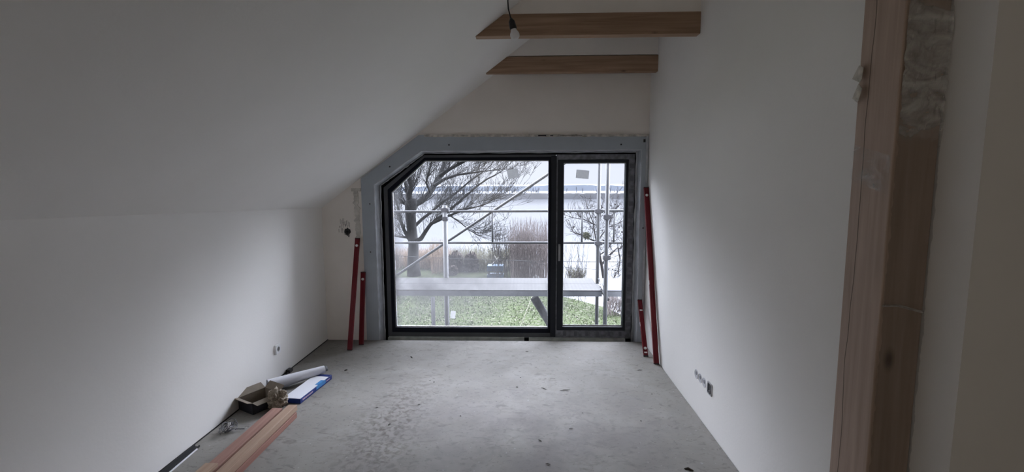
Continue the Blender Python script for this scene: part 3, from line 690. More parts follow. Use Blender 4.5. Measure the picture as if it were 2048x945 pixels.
# crumpled cloth
def crumple(name, c, rad, sq, material, label, cat, seedv=0, crease=1.0):
    bm = bmesh.new(); bmesh.ops.create_icosphere(bm, subdivisions=6, radius=1.0)
    for v in bm.verts:
        p = v.co.copy(); q = p * 1.5 + Vector((seedv, 0, 0))
        q = q + noise.noise_vector(q * 1.1) * .5
        r1 = 1 - abs(noise.noise(q * 1.1)) * 1.9; r2 = 1 - abs(noise.noise(q * 2.1 + Vector((5, 5, 5)))) * 2.0; r3 = 1 - abs(noise.noise(q * 6 + Vector((1, 9, 5)))) * 2.0
        r = .42 + .34 * r1 + .24 * r2 * crease + .08 * r3 * crease
        v.co = Vector((p.x * sq[0], p.y * sq[1], p.z * sq[2])) * r * rad
        v.co.z = max(v.co.z, -rad * sq[2] * .62)
    zmin = min(v.co.z for v in bm.verts)
    for v in bm.verts: v.co = v.co + Vector(c) - Vector((0, 0, zmin))
    me = bpy.data.meshes.new(name); bm.to_mesh(me); bm.free(); me.materials.append(material)
    for pl in me.polygons: pl.use_smooth = True
    o = bpy.data.objects.new(name, me); C.objects.link(o); tag(o, label, cat); return o
crumple('crumpled_rag', (-1.850, 3.275, .001), .088, (.85, .8, 1.15), M_rag, 'crumpled mottled beige rag lying between the open box and the timbers', 'cloth', 3.0)
# slim blue and white box
bb_ = thing('slim_blue_box', (-1.74, 3.56, 0), 'slim white box with dark blue printed sides on the floor near the left wall', 'box')
a0 = Vector((-1.705, 3.331, 0)); e1 = Vector((-1.654, 3.790, 0)) - a0; e2 = Vector((-1.837, 3.41, 0)) - a0
e2 = e2 - e1 * e2.dot(e1) / e1.length_squared; e2 = e2.normalized() * .145; L1 = e1.length; d1 = e1.normalized(); d2 = e2.normalized()
M2 = Matrix((d1, d2, Vector((0, 0, 1)))).transposed().to_4x4(); M2.translation = a0
b = MB(); b.box(0, 0, .001, L1, .145, .038, M2); b.build('box_sides', M_blue, bb_, bevel=.002)
b = MB(); b.box(.004, .004, .0381, L1 - .05, .141, .0405, M2); lid = b.build('box_lid', M_paper, bb_)
b = MB(); b.box(.22, -.0008, .012, .36, .003, .039, M2); b.box(.25, .002, .0395, .34, .03, .0412, M2); o2 = b.build('box_label', M_lblue, bb_); o2['label'] = 'light blue printed field'
b = MB()
for i in range(12):
    x = .03 + i * .012; b.box(x, -.0010, .014 + (i % 2) * .002, x + .008, .002, .027, M2)
o2 = b.build('lettering', M_pinkp, bb_); o2['label'] = 'pale line of small lettering on the blue side'
b = MB()
for i in range(7):
    x = .37 + i * .008; b.box(x, -.0010, .016, x + .005, .002, .024, M2)
o2 = b.build('lettering', M_pinkp, bb_); o2['label'] = 'short pale lettering at the far end of the blue side'
# rolled paper leaning on the slim box
b = MB(); p0 = Vector((-2.055, 3.52, .053)); p1 = Vector((-1.735, 3.83, .071)); d = (p1 - p0)
rp = thing('paper_roll', p0, 'white rolled paper sheet lying on the far end of the slim blue box', 'paper roll')
b.tube([p0, p0 + d * .5, p1], [.052, .042, .030], 20, cap=False); b.tube([p0, p0 + d * .5, p1], [.050, .040, .028], 20, cap=False)
b.build('rolled_sheet', M_paper, rp)
b = MB(); b.tube([p1 - d * .04, p1 + d * .05], [.022, .022], 16); o2 = b.build('tube_end', M_pgrey, rp); o2['label'] = 'dark grey end of a tube inside the roll'
b = MB(); b.tube([(-2.10, 3.62, .02), (-1.95, 3.75, .02), (-1.80, 3.86, .02)], [.019, .019, .019], 14)
tag(b.build('grey_tube', mat('grey_pipe', (.50, .50, .53), .5)), 'pale grey tube on the floor behind the paper roll', 'tube')
b = MB(); b.box(-2.112, 3.90, 0.001, -2.075, 3.96, .030); b.box(-2.10, 3.87, 0.001, -2.085, 3.90, .012)
tag(b.build('dark_offcut', M_dark, bevel=.004), 'small dark offcut on the floor against the left wall beyond the rolled paper', 'offcut')
# wire scrap by the left wall
b = MB(); random.seed(4)
for k_ in range(9):
    c = Vector((-2.0, 2.93, .01)); pts = []
    a = random.uniform(0, 6.28); r = random.uniform(.03, .075)
    for i in range(10):
        a += .5; pts.append(c + Vector((r * math.cos(a) * .7, r * math.sin(a), .004 + .045 * abs(math.sin(i * .6 + k_)) * (k_ % 3) / 2)))
    b.tube(pts, .0022, 5)
b.tube([(-2.01, 2.90, .006), (-1.97, 2.925, .02), (-1.90, 2.945, .012)], .003, 6)
tag(b.build('wire_tangle', M_wire), 'small tangle of grey wire on the floor between the left wall and timbers', 'wire')
b = MB(); mm3 = Matrix.Translation((-1.995, 2.93, .003)) @ Matrix.Rotation(.5, 4, 'Z') @ Matrix.Rotation(-.5, 4, 'X'); b.box(-.008, -.012, 0, .008, .012, .055, mm3)
tag(b.build('white_connector', M_white, bevel=.002), 'small white connector stuck in the wire tangle', 'connector')
# dark trim strip at the left wall
st = thing('edge_profile', (-2.07, 2.4, 0), 'dark plastic edge profile with a white lip lying along the left wall', 'profile')
b = MB(); mm4 = Matrix.Translation((-2.052, 2.30, 0)) @ Matrix.Rotation(math.radians(2.2), 4, 'Z'); b.box(-.028, -.9, .001, .006, .44, .006, mm4); b.box(-.028, -.9, .006, -.023, .44, .022, mm4); b.box(.001, -.9, .006, .006, .44, .014, mm4)
b.build('dark_channel', M_dark, st)
b = MB(); b.box(.0065, -.9, .001, .0105, .41, .010, mm4); b.build('white_lip', M_paper, st)
# splinters and crumbs on the screed
random.seed(11)
def splinter(px, py, L, ang, r=.0035):
    p = down(px, py, .004); d = Vector((math.cos(ang), math.sin(ang), 0)) * L / 2; m_ = MB()
    m_.tube([p - d, p - d * .2 + Vector((.3 * r, r, .001)), p + d * .4, p + d], [r * .35, r, r * .8, r * .2], 6); return m_
tag(splinter(1130, 781, .085, math.radians(12), .0032).build('wood_splinter', M_splint), 'longest dark splinter lying alone right of the middle of the screed floor', 'splinter', 'splinters on the screed')
tag(splinter(1088, 778, .055, math.radians(-38), .003).build('wood_splinter', M_splint), 'thin splinter just left of the longest splinter on the floor', 'splinter', 'splinters on the screed')
tag(splinter(823, 715, .045, math.radians(-50), .0045).build('wood_splinter', M_splint), 'short dark splinter on the floor in front of left end of window', 'splinter', 'splinters on the screed')
tag(splinter(692, 741, .03, math.radians(40), .006).build('wood_splinter', M_splint), 'dark chip on the floor beside the foot of the left levels', 'splinter', 'splinters on the screed')
tag(splinter(1280, 741, .045, math.radians(10), .003).build('wood_splinter', M_splint), 'thin curved splinter on the floor before the right hand levels', 'splinter', 'splinters on the screed')
tag(splinter(1378, 940, .05, math.radians(-20), .008).build('wood_splinter', M_splint), 'dark lump on the floor nearest the viewer at the right', 'splinter', 'splinters on the screed')
for (px, py, L, a) in [(1054, 704, .03, .1), (1041, 756, .018, 1), (1034, 775, .02, .2), (921, 833, .012, 0), (838, 810, .022, .4), (1282, 843, .012, 0), (1304, 789, .018, .2), (1080, 882, .03, -.6), (1096, 929, .03, -.2), (779, 849, .02, .8), (1165, 827, .014, 0), (1142, 858, .03, .3), (860, 762, .01, 0), (868, 765, .012, .3), (754, 816, .022, .5)]:
    tag(splinter(px, py, L, a, random.uniform(.002, .0038)).build('floor_crumb', M_splint), 'tiny dark crumb scattered on the dusty screed floor', 'crumb', 'tiny crumbs on the screed')

# ================================================================== OUTSIDE
GZ, WZ = -2.8, -4.4
def lawn_mat():
    M = bpy.data.materials.new('lawn'); M.use_nodes = True
    n = M.node_tree.nodes; l = M.node_tree.links; p = n['Principled BSDF']; p.inputs['Roughness'].default_value = .95; p.inputs['Specular IOR Level'].default_value = .05
    t = n.new('ShaderNodeTexCoord')
    a = n.new('ShaderNodeTexNoise'); a.inputs['Scale'].default_value = 1.1; a.inputs['Detail'].default_value = 8; l.new(t.outputs['Object'], a.inputs['Vector'])
    cr = n.new('ShaderNodeValToRGB'); e = cr.color_ramp.elements; e[0].position = .3; e[0].color = (.013, .017, .007, 1); e[1].position = .7; e[1].color = (.021, .027, .011, 1); l.new(a.outputs['Fac'], cr.inputs[0])
    c = n.new('ShaderNodeTexNoise'); c.inputs['Scale'].default_value = 9; c.inputs['Detail'].default_value = 4; l.new(t.outputs['Object'], c.inputs['Vector'])
    r = n.new('ShaderNodeMapRange'); r.inputs['From Min'].default_value = .56; r.inputs['From Max'].default_value = .64; l.new(c.outputs['Fac'], r.inputs['Value'])
    x = n.new('ShaderNodeMix'); x.data_type = 'RGBA'; x.inputs[7].default_value = (.045, .045, .034, 1); l.new(r.outputs[0], x.inputs[0]); l.new(cr.outputs[0], x.inputs[6]); l.new(x.outputs[2], p.inputs['Base Color'])
    return M
M_lawn = lawn_mat()
M_bank = mat('muddy_bank', (0.0300, 0.0276, 0.0240), .95, spec=0.08, var=.4, scale=2.5)
M_water = mat('river_water', (0.027, 0.029, 0.032), .12, bump=.03, bscale=2.0, spec=.4)
M_far = mat('misty_far_bank', (0.1162, 0.1185, 0.1260), 1, spec=0.08, var=.15, scale=.15, stretch=(1, 1, 1))  # distance mist is mixed into these pale colours, no haze in the air
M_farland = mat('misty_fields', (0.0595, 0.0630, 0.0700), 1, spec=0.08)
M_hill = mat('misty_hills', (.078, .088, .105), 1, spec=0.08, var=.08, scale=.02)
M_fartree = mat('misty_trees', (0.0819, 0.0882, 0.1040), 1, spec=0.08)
# lawn, sloping to the water on the right and at the far edge
poly = [(-30, 6.5), (9, 6.5), (4.6, 12), (3.5, 15.0), (2.9, 16.6), (1.9, 17.8), (1.1, 18.6), (.6, 21), (-.5, 24.5), (-4, 26.5), (-12, 28), (-30, 29)]
b = MB(); vs = [(x, y, GZ) for x, y in poly]; n_ = len(poly)
offs = [(-30, 6.5), (12, 6.5), (7.0, 13), (5.2, 16.0), (4.3, 18.2), (3.4, 20.2), (2.8, 21.5), (2.6, 24), (1, 28.5), (-4, 30.5), (-12, 32), (-30, 33)]
vs += [(x, y, WZ - .3) for x, y in offs]
b.add(vs[:n_] , [tuple(range(n_))])
tag(b.build('lawn', M_lawn), 'green lawn with fallen leaves below the scaffold', 'lawn', kind='structure')
b = MB(); b.add(vs, [(i, i + 1, n_ + i + 1, n_ + i) for i in range(1, n_ - 1)])
tag(b.build('river_bank', M_bank), 'brown earth bank falling from lawn to river', 'bank', kind='structure')
b = MB(); b.add([(-500, 5.5, WZ), (500, 5.5, WZ), (500, 196, WZ), (-500, 196, WZ)], [(0, 1, 2, 3)])
tag(b.build('river', M_water), 'wide pale river under an overcast sky', 'water', kind='structure')
# far bank with a belt of reed and trees, fields, hills
random.seed(5)
b = MB(); vs = []; N = 400
for i in range(N + 1):
    x = -220 + 440 * i / N; z = -2.15 + .22 * noise.noise(Vector((x * .12, 0, 0))) + .3 * noise.noise(Vector((x * .9, 0, 4)))
    vs += [(x, 190, WZ - .1), (x, 190.6, z), (x, 196, z - .1), (x, 204, WZ - .1)]
b.add(vs, [(4 * i + j, 4 * i + 4 + j, 4 * i + 5 + j, 4 * i + 1 + j) for i in range(N) for j in range(3)])
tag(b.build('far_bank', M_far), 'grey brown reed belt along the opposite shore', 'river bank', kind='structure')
b = MB(); b.add([(-3000, 196, WZ), (3000, 196, WZ), (3000, 5000, WZ), (-3000, 5000, WZ)], [(0, 1, 2, 3)])
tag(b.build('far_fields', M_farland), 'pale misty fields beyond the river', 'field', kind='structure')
b = MB(); vs = []; N = 300
for i in range(N + 1):
    x = -900 + 1800 * i / N; z = -.15 + 1.3 * noise.noise(Vector((x * .012, 1, 0))) + .5 * noise.noise(Vector((x * .09, 0, 4)))
    vs += [(x, 398, WZ - 1), (x, 402, z), (x, 440, z), (x, 480, WZ)]
b.add(vs, [(4 * i + j, 4 * i + 4 + j, 4 * i + 5 + j, 4 * i + 1 + j) for i in range(N) for j in range(3)])
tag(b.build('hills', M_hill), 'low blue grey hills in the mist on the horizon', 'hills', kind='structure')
# bare trees of the far shore: small, many, uncountable in the mist
b = MB(); random.seed(21)
for i in range(170):
    x = random.uniform(-190, 190); y = random.uniform(300, 340); h_ = random.uniform(2.2, 5.2)
    for k_ in range(7):
        a = random.uniform(0, 6.28); s_ = random.uniform(.2, 1.1)
        b.tube([(x, y, WZ), (x + .3 * s_ * math.cos(a), y + .3 * math.sin(a), WZ + h_ * .45), (x + s_ * math.cos(a), y + s_ * math.sin(a), WZ + h_ * random.uniform(.75, 1))], [.22, .17, .05], 4, cap=False)
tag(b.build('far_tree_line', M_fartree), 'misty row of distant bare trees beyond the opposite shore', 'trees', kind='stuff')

# ---- bare trees near
M_bark = mat('grey_bark', (0.0115, 0.0115, 0.0115), .95, spec=0.08, var=.35, scale=5, bump=.5, bscale=14)
M_bark2 = mat('brown_twigs', (0.0216, 0.0192, 0.0192), .95, spec=0.08, var=.3, scale=9)
M_reed = mat('dry_reed', (0.0979, 0.0734, 0.0551), .95, spec=0.08, var=.4, scale=14)
M_reed2 = mat('reddish_brush', (0.0806, 0.0680, 0.0645), .95, spec=0.08, var=.35, scale=8)
M_grassd = mat('dry_grass', (0.0673, 0.0643, 0.0459), .95, spec=0.08, var=.4, scale=6)
def grow(m_, p, d, L, r, depth, spread=.55, up=.08, seg=4, nb=3, curl=.25, minr=.008, tipf=.5):
    pts = [p.copy()]; rs = [r]; q = p.copy(); dd = d.normalized()
    for i in range(seg):
        dd = (dd + Vector((random.uniform(-1, 1), random.uniform(-1, 1), random.uniform(-1, 1))) * curl * .5 + Vector((0, 0, up))).normalized()
        q = q + dd * L / seg; pts.append(q.copy()); rs.append(max(minr, r * (1 - (1 - tipf) * (i + 1) / seg)))
    m_.tube(pts, rs, 6 if r > .04 else (4 if r > .015 else 3), cap=False)
    if depth <= 0: return
    for k_ in range(nb):
        i = random.randint(1, seg); t_ = random.uniform(0, 1)
        s_ = pts[i - 1].lerp(pts[i], t_)
        ax_ = Vector((random.uniform(-1, 1), random.uniform(-1, 1), random.uniform(-.5, 1))).normalized()
        nd = (pts[i] - pts[i - 1]).normalized() * (1 - spread) + ax_ * spread
        grow(m_, s_, nd, L * random.uniform(.5, .75), max(minr, rs[i] * .58), depth - 1, spread, up, seg, nb, curl, minr, tipf)
    grow(m_, pts[-1], dd, L * .6, max(minr, rs[-1] * .8), depth - 1, spread, up, seg, nb, curl, minr, tipf)
random.seed(3)
TY = 22.5
def px_path(pts, Y, jit=0):
    return [at(x, y, Y + (jit * i)) for i, (x, y) in enumerate(pts)]
tr = thing('bare_tree', down(828, 549, GZ), 'big bare tree with a thick forked trunk at left behind the scaffold', 'tree')
base = down(828, 552, GZ); TY = base.y
b = MB()
trunk = [base, at(826, 520, TY), at(827, 490, TY), at(823, 455, TY), at(821, 430, TY), at(822, 408, TY), at(824, 396, TY)]
b.tube(trunk, [.34, .27, .245, .24, .25, .30, .22], 14)
limbs = [([(824, 412), (843, 402), (858, 388), (868, 372), (880, 352), (888, 330), (893, 300)], .17, .8, .10),
         ([(820, 405), (818, 390), (823, 372), (816, 350), (812, 320)], .16, -.4, .08),
         ([(819, 402), (815, 385), (811, 365), (802, 345), (798, 320)], .12, .2, .06),
         ([(868, 372), (890, 358), (915, 350), (945, 346), (975, 342)], .085, .5, .03),
         ([(880, 352), (900, 338), (925, 325), (950, 310)], .10, -.4, .05),
         ([(860, 384), (852, 366), (856, 350), (862, 330)], .05, -.6, .03),
         ([(829, 484), (842, 478), (852, 462), (862, 448), (880, 440), (900, 431), (930, 420)], .12, -.5, .04),
         ([(856, 455), (872, 440), (895, 425), (925, 398), (955, 372), (975, 358), (992, 350)], .08, .3, .03),
         ([(826, 456), (845, 438), (862, 425), (885, 405), (910, 388), (940, 362), (965, 345)], .09, .6, .03),
         ([(818, 478), (808, 460), (800, 440), (796, 415), (790, 395)], .10, -.5, .04),
         ([(815, 475), (800, 474), (786, 472)], .07, .2, .03),
         ([(899, 431), (920, 445), (940, 462), (965, 475)], .035, .2, .012),
         ([(826, 420), (810, 408), (795, 395), (775, 380)], .09, .2, .04),
         ([(890, 425), (930, 418), (965, 412), (990, 398), (1008, 392)], .035, .2, .015)]
for pts, r, dj, r1 in limbs:
    P_ = px_path(pts, TY, dj * .5); n_ = len(P_); rs = [r + (r1 - r) * i / (n_ - 1) for i in range(n_)]
    b.tube(P_, rs, 8, cap=False)
    for k_ in range(16):
        i = random.randint(1, n_ - 1); q = P_[i - 1].lerp(P_[i], random.random())
        d = (P_[i] - P_[i - 1]).normalized() * .7 + Vector((random.uniform(-.5, .8), random.uniform(-.6, .6), random.uniform(-.25, .9))) * .7
        grow(b, q, d, random.uniform(.7, 1.35), rs[i] * .24 if rs[i] > .05 else .014, 3, .42, .07, 3, 2, .5, .0062)
    grow(b, P_[-1], P_[-1] - P_[-2], 1.6, r1 * .9, 3, .5, .05, 4, 3, .4, .0065)
b.build('trunk_and_branches', M_bark, tr)
# young tree at right with a ball of mistletoe
tr2 = thing('bare_tree', down(1206, 600, GZ), 'small bare tree with seed heads behind the scaffold poles on the right', 'tree')
b = MB(); Y2 = 19.0; random.seed(9)
tk = [at(1218, 640, Y2), at(1211, 600, Y2), at(1208, 560, Y2), at(1203, 530, Y2), at(1196, 500, Y2), at(1193, 484, Y2)]
b.tube(tk, [.08, .075, .068, .06, .065, .06], 10)
tips = []
for pts, r in [([(1193, 484), (1178, 478), (1160, 470), (1140, 462)], .036), ([(1194, 485), (1204, 470), (1216, 455), (1235, 448), (1250, 440)], .03), ([(1193, 484), (1189, 465), (1186, 445), (1178, 425), (1172, 405)], .03),
               ([(1193, 470), (1200, 440), (1203, 415), (1207, 400)], .03), ([(1190, 450), (1170, 440), (1148, 436), (1138, 434)], .024), ([(1203, 530), (1222, 508), (1236, 495), (1240, 520), (1236, 550)], .05),
               ([(1236, 500), (1246, 492), (1255, 480)], .03), ([(1216, 455), (1225, 430), (1235, 410)], .03), ([(1200, 510), (1215, 500), (1225, 485)], .03), ([(1211, 590), (1222, 570), (1232, 545)], .03)]:
    P_ = px_path(pts, Y2, .15); n_ = len(P_); rs = [r * (1 - .6 * i / (n_ - 1)) for i in range(n_)]; b.tube(P_, rs, 6, cap=False)
    for k_ in range(12):
        i = random.randint(1, n_ - 1); q = P_[i - 1].lerp(P_[i], random.random())
        d = (P_[i] - P_[i - 1]).normalized() * .5 + Vector((random.uniform(-.8, .8), random.uniform(-.5, .5), random.uniform(-.3, .9)))
        grow(b, q, d, random.uniform(.3, .7), .011, 2, .5, .05, 3, 2, .6, .005); tips.append(q + d.normalized() * random.uniform(.2, .6))
b.build('trunk_and_branches', M_bark2, tr2)
b = MB()
for q in tips:
    if random.random() < .8:
        s_ = random.uniform(.02, .045); b.lathe([(0, -s_), (s_ * .8, -s_ * .4), (s_, 0), (s_ * .7, s_ * .6), (0, s_)], q, (random.uniform(-1, 1), 0, 1), 6)
b.build('seed_heads', M_bark2, tr2)['kind'] = 'stuff'
b = MB(); c = at(1173, 472, Y2)
for k_ in range(260):
    d = Vector((random.gauss(0, 1), random.gauss(0, 1), random.gauss(0, 1))).normalized() * random.uniform(.12, .20); q = c + d * .3
    b.tube([q, c + d * .7 + Vector((random.uniform(-.03, .03), 0, random.uniform(-.03, .03))), c + d], [.007, .008, .012], 3, cap=False)
tag(b.build('mistletoe', mat('mistletoe_green', (0.0600, 0.0630, 0.0360), .9)), 'round ball of mistletoe in the small tree left of the scaffold poles', 'mistletoe')
# stems clump of tall brush in the middle
def brush(name, x0, x1, py0, py1, Y, n, hpx, material, label, cat, seedv, lean=.12, r=.010, fork=2, kind=None, zbase=GZ, dy=1.5):
    random.seed(seedv); m_ = MB()
    for i in range(n):
        px = random.uniform(x0, x1); Yi = Y + random.uniform(-dy, dy); a = at(px, (py0 + py1) / 2, Yi); a.z = zbase
        ptop = random.uniform(*hpx); h_ = at(px, ptop, Yi).z - zbase
        if h_ < .2: continue
        dx = random.gauss(0, lean) * h_; dy_ = random.gauss(0, lean) * h_
        mid = a + Vector((dx * .35, dy_ * .4, h_ * .55)); tp = a + Vector((dx, dy_, h_))
        m_.tube([a, mid, tp], [r, r * .85, r * .3], 3, cap=False)
        for k_ in range(fork):
            q = mid.lerp(tp, random.uniform(0, .8)); e_ = q + Vector((random.gauss(0, .12), random.gauss(0, .12), random.uniform(.15, .45)))
            m_.tube([q, e_], [r * .6, r * .3], 3, cap=False)
    o = m_.build(name, material); tag(o, label, cat, kind=kind); return o
brush('brush_clump', 1022, 1100, 540, 550, 22, 620, (432, 515), M_reed2, 'tall reddish brown brush clump left of the dark window mullion', 'shrub', 31, .07, .0085, 4)
brush('brush_clump', 985, 1040, 540, 550, 23, 120, (445, 520), M_bark2, 'thin brown brush standing left of the tall clump behind the blue crate', 'shrub', 32, .10, .009, 4)
brush('reed_bed', 905, 1030, 530, 545, 25, 1500, (496, 540), M_grassd, 'dry reed bed along the river bank behind the lawn', 'reeds', 33, .12, .012, 1, 'stuff')
brush('reed_bed', 785, 905, 530, 545, 25.5, 1400, (496, 540), M_reed, 'tan reed bed around the trunk of the big tree', 'reeds', 34, .12, .012, 1, 'stuff')
brush('brush_clump', 862, 892, 540, 550, 24.3, 130, (478, 525), M_reed, 'tan drooping brush beside the left scaffold pole', 'shrub', 35, .06, .012, 3)
brush('brush_clump', 1124, 1175, 560, 570, 20.5, 60, (470, 560), M_bark2, 'sparse thin brush in front of the river seen through the sash', 'shrub', 36, .18, .007, 4, zbase=-3.4)
brush('brush_clump', 1214, 1262, 600, 640, 16.2, 260, (590, 628), M_reed2, 'low brown brush on the bank at far right under the scaffold', 'shrub', 37, .25, .009, 3, dy=.7)
brush('brush_clump', 1138, 1166, 545, 552, 23, 120, (540, 552), M_grassd, 'small dark tussock on the bank seen above the scaffold deck', 'shrub', 38, .2, .012, 2, zbase=-3.3)
# heaps of brushwood / earth by the bank
for i, (px, py, w_, h_, lb) in enumerate([(912, 519, .60, .42, 'brown earth mound behind the reeds left of the blue crate'), (943, 520, .52, .40, 'second dark mound just right of the earth mound'), (905, 546, .8, .28, 'low dark heap at foot of the mounds')]):
    q = at(px, py, 23.6 - 1.0 * (i == 2)); q.z = GZ
    top_ = at(px, py - 14, q.y).z - GZ
    crumple('earth_mound', (q.x, q.y, GZ), top_ * .80 if top_ > .2 else .4, (w_, w_ * .7, .85), mat('mound_earth', (0.0413, 0.0338, 0.0315), .95, spec=0.08, var=.5, scale=5), lb, 'mound', i * 4.0)
# blue crate with forked driftwood behind
cr_ = thing('blue_crate', down(990, 545, GZ), 'blue crate standing on the bank between the reeds', 'crate')
q0 = at(975, 541, 22.3); q1 = at(1007, 530, 22.3); zt = q1.z; b = MB()
b.box(q0.x, 22.0, GZ, q1.x, 22.6, GZ + .12)
M_crate = mat('blue_crate_plastic', (0.030, 0.065, 0.105), .6)
for k_ in range(5):
    z0 = q0.z + (zt - q0.z) * k_ / 5; b.box(q0.x, 22.0, z0, q1.x, 22.02, z0 + (zt - q0.z) / 6.5); b.box(q0.x, 22.58, z0, q1.x, 22.6, z0 + (zt - q0.z) / 6.5)
b.box(q0.x + .02, 22.03, q0.z, q1.x - .02, 22.57, zt - .02)
b.build('crate_slats', M_crate, cr_)
for xa_ in (q0.x + .03, q1.x - .10):
    b = MB(); b.box(xa_, 22.05, GZ, xa_ + .07, 22.5, q0.z + .05); b.build('crate_foot', M_dark, cr_)
b = MB(); a = at(990, 531, 22.3)
for (x0_, y0_, x1_, y1_) in ((984, 530, 998, 514), (996, 529, 989, 512), (1010, 545, 1014, 520)):
    b.tube([at(x0_, y0_, 22.4), at((x0_ + x1_) / 2 + 1, (y0_ + y1_) / 2, 22.4), at(x1_, y1_, 22.5)], [.045, .04, .02], 6)
tag(b.build('driftwood', mat('bleached_wood', (0.1820, 0.1750, 0.1540), .9)), 'bleached forked branches sticking up on the blue crate', 'branches')
# fallen leaves
b = MB(); random.seed(2)
for i in range(2600):
    x = random.uniform(-6.5, 4.0); y = random.uniform(11, 21); 
    if x > 4.6 - (y - 12) * .34 - .6: continue
    a = random.uniform(0, 6.28); s_ = random.uniform(.02, .055); c_, n_ = math.cos(a) * s_, math.sin(a) * s_; z = GZ + .01
    b.add([(x - c_, y - n_, z), (x + n_ * .6, y - c_ * .6, z + .02), (x + c_, y + n_, z + .005), (x - n_ * .6, y + c_ * .6, z + .025)], [(0, 1, 2, 3)])
tag(b.build('fallen_leaves', mat('pale_leaf', (0.0650, 0.0625, 0.0475), .9, spec=0.08)), 'pale fallen leaves strewn over the lawn', 'leaves', kind='stuff')
b = MB(); random.seed(12)
for i in range(9000):
    x = random.uniform(-6.5, 4.2); y = random.uniform(11.5, 20)
    if x > 4.6 - (y - 12) * .34 - .5: continue
    h_ = random.uniform(.03, .09); a = random.uniform(0, 3.14); c_, n_ = math.cos(a) * .012, math.sin(a) * .012
    b.add([(x - c_, y - n_, GZ), (x + c_, y + n_, GZ), (x + random.uniform(-.03, .03), y, GZ + h_)], [(0, 1, 2)])
tag(b.build('grass_blades', mat('grass_blade', (0.0184, 0.0272, 0.0080), .9, spec=0.08, var=.3, scale=3)), 'short green grass tufts on the lawn', 'grass', kind='stuff')
# overhead cables
for k_, (a, c, r, lb) in enumerate([((840, 514), (1262, 526), .011, 'upper dark cable'), ((1110, 532), (1262, 542), .008, 'lower dark cable')]):
    p0 = at(*a, 20); p1 = at(*c, 19); d = p1 - p0; p0 = p0 - d * .6; p1 = p1 + d * .4; b = MB()
    b.tube([p0.lerp(p1, i / 12) + Vector((0, 0, .9 * ((i / 12 - .5) ** 2) - .05)) for i in range(13)], r, 5)
    tag(b.build('cable', M_dark), lb + (' crossing in front of the river behind the scaffold' if k_ == 0 else ' crossing in front of the river, seen through the sash'), 'cable')
# rope with pale sheath to the lawn
b = MB(); b.tube([at(1068, 585, 9.5), at(1058, 612, 9.8), at(1046, 642, 10.1), at(1036, 668, 10.4), down(1022, 708, GZ)], .012, 6)
tag(b.build('tie_rope', mat('pale_rope', (0.1760, 0.1760, 0.1280), .8)), 'pale rope hanging from the scaffold deck down to the lawn', 'rope')

# ------------------------------------------------------------------ scaffold
scf = thing('scaffold', (0, 5.9, GZ), 'galvanised tube scaffold with a perforated deck outside the window', 'scaffold')
YN, YF, DZ = 5.50, 6.34, .375
def upright(px, Y, name='standard', r=.0242, ztop=3.6, py=480):
    x = at(px, py, Y).x; m_ = MB(); m_.tube([(x, Y, GZ), (x, Y, ztop)], r, 14); m_.build(name, M_galv, scf); return x
xF = upright(1196, YF); xN = upright(1213, YN - .02)
xL = at(891, 480, YF).x
b = MB(); b.tube([(xL, YF, GZ), (xL, YF, 1.36)], .034, 14); b.build('standard', M_tube, scf)
b = MB(); b.tube([(xL - .02, 5.5, GZ), (xL - .02, 5.5, .30)], .024, 12); b.build('standard', M_galv, scf)
def rail(py0, py1, r, Y):
    a = at(760, py0, Y); c = at(1290, py1, Y); m_ = MB(); m_.tube([a - (c - a) * .25, a, c, c + (c - a) * .3], r, 12); m_.build('guard_rail', M_tube, scf); return a.lerp(c, .5).z
zr1 = rail(424, 421.5, .0170, YF + .045); zr2 = rail(486, 486, .0155, YF + .045)
for px in (985, 1164, 1228):
    x = at(px, 455, YF + .045).x; b = MB(); b.tube([(x, YF + .045, zr2), (x, YF + .045, zr1)], .0125, 10); b.build('rail_post', M_tube, scf)
b = MB(); b.tube([at(795, 550, YF + .11), at(1102, 345, YF + .11), at(1200, 280, YF + .11)], .0185, 12); b.build('diagonal_brace', M_tube, scf)
def coupler(x, Y, z, s_=.04):
    m_ = MB(); m_.box(x - s_, Y - .034, z - .025, x + s_ * 1.2, Y + .02, z + .025); m_.lathe([(.034, -.03), (.036, 0), (.034, .03)], (x, Y, z), (0, 0, 1), 14)
    m_.tube([(x + s_, Y - .05, z), (x + s_, Y + .03, z)], .010, 8); m_.build('coupler', M_coup, scf, bevel=.003)
coupler(xF, YF, zr1, .05); coupler(xF, YF, zr2, .045); coupler(xL, YF, zr1 + .02, .05); coupler(xL, YF, zr1 - .10, .035)
coupler(xN, YN - .02, at(1213, 434, YN).z, .045); coupler(xN, YN - .02, at(1213, 515, YN).z, .04)
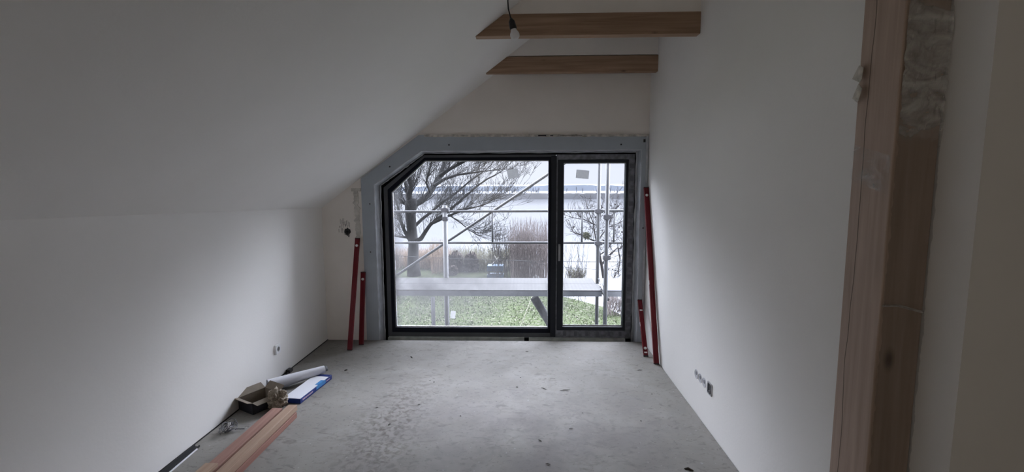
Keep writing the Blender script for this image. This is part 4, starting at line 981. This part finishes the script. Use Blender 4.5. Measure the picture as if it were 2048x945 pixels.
# deck boards: perforated steel planks, two abreast, plus the next bay
def deck_mat():
    M = bpy.data.materials.new('perforated_deck'); M.use_nodes = True
    n = M.node_tree.nodes; l = M.node_tree.links; p = n['Principled BSDF']; p.inputs['Roughness'].default_value = .6; p.inputs['Specular IOR Level'].default_value = .1
    t = n.new('ShaderNodeTexCoord'); s = n.new('ShaderNodeSeparateXYZ'); l.new(t.outputs['Object'], s.inputs[0])
    def cell(o, k_, off=0):
        a = n.new('ShaderNodeMath'); a.operation = 'MULTIPLY_ADD'; a.inputs[1].default_value = k_; a.inputs[2].default_value = off; l.new(o, a.inputs[0])
        f = n.new('ShaderNodeMath'); f.operation = 'FRACT'; l.new(a.outputs[0], f.inputs[0])
        c = n.new('ShaderNodeMath'); c.operation = 'SUBTRACT'; c.inputs[1].default_value = .5; l.new(f.outputs[0], c.inputs[0])
        d = n.new('ShaderNodeMath'); d.operation = 'POWER'; d.inputs[1].default_value = 2; l.new(c.outputs[0], d.inputs[0]); return d.outputs[0]
    a = cell(s.outputs['X'], 22); c = cell(s.outputs['Y'], 14)
    q = n.new('ShaderNodeMath'); l.new(a, q.inputs[0]); l.new(c, q.inputs[1])
    r = n.new('ShaderNodeMapRange'); r.inputs['From Min'].default_value = .05; r.inputs['From Max'].default_value = .09; l.new(q.outputs[0], r.inputs['Value'])
    x = n.new('ShaderNodeMix'); x.data_type = 'RGBA'; x.inputs[6].default_value = (.0065, .0063, .0063, 1); x.inputs[7].default_value = (.0168, .0165, .0158, 1)
    l.new(r.outputs[0], x.inputs[0]); l.new(x.outputs[2], p.inputs['Base Color']); return M
M_deck = deck_mat(); M_fasc = mat('deck_edge_steel', (0.0656, 0.0691, 0.0774), .6, spec=0.08, var=.1, scale=6)
xe = at(1204, 581, 5.55).x
for (ya, yb, x1_) in ((5.55, 5.917, xe), (5.925, 6.29, xe - .02)):
    b = MB(); b.box(-3.2, ya, DZ - .012, x1_, yb, DZ); dk = b.build('deck_board', M_deck, scf)
    b = MB(); b.box(-3.2, ya, DZ - .075, x1_, ya + .006, DZ - .012); b.box(-3.2, yb - .006, DZ - .075, x1_, yb, DZ - .012); b.box(x1_ - .006, ya, DZ - .075, x1_, yb, DZ - .012); b.build('board_edge', M_fasc, dk)
b = MB(); b.box(xN + .03, 5.55, DZ - .012, 3.6, 6.29, DZ); dk = b.build('deck_board', mat('smooth_deck', (0.0225, 0.0234, 0.0264), .5, spec=0.08), scf); dk['label'] = 'smooth pale deck of the next bay'
b = MB(); b.box(xN + .03, 5.55, DZ - .075, 3.6, 5.556, DZ - .012); b.build('board_edge', M_fasc, dk)
b = MB(); b.tube([(xF - .0, YF, DZ - .10), (xF + .0, 5.5, DZ - .10)], .02, 8); b.build('transom', M_galv, scf)
b = MB(); b.tube([at(1068, 595, 6.0), at(1118, 676, 6.0)], .055, 12); bt = b.build('under_brace', M_coup, scf); bt['label'] = 'thick dark grey brace below the deck'
b = MB(); p0 = Vector((xF + .02, 6.28, DZ)); p1 = Vector((xN - .03, 5.56, DZ + .0))
pts = []
for i in range(25): pts.append(p0.lerp(p1, i / 24) + Vector((.008 * math.sin(i * 1.3), 0, .008 + .008 * math.cos(i * 1.3))))
b.tube(pts, .009, 6); b.build('safety_chain', M_dark, scf)
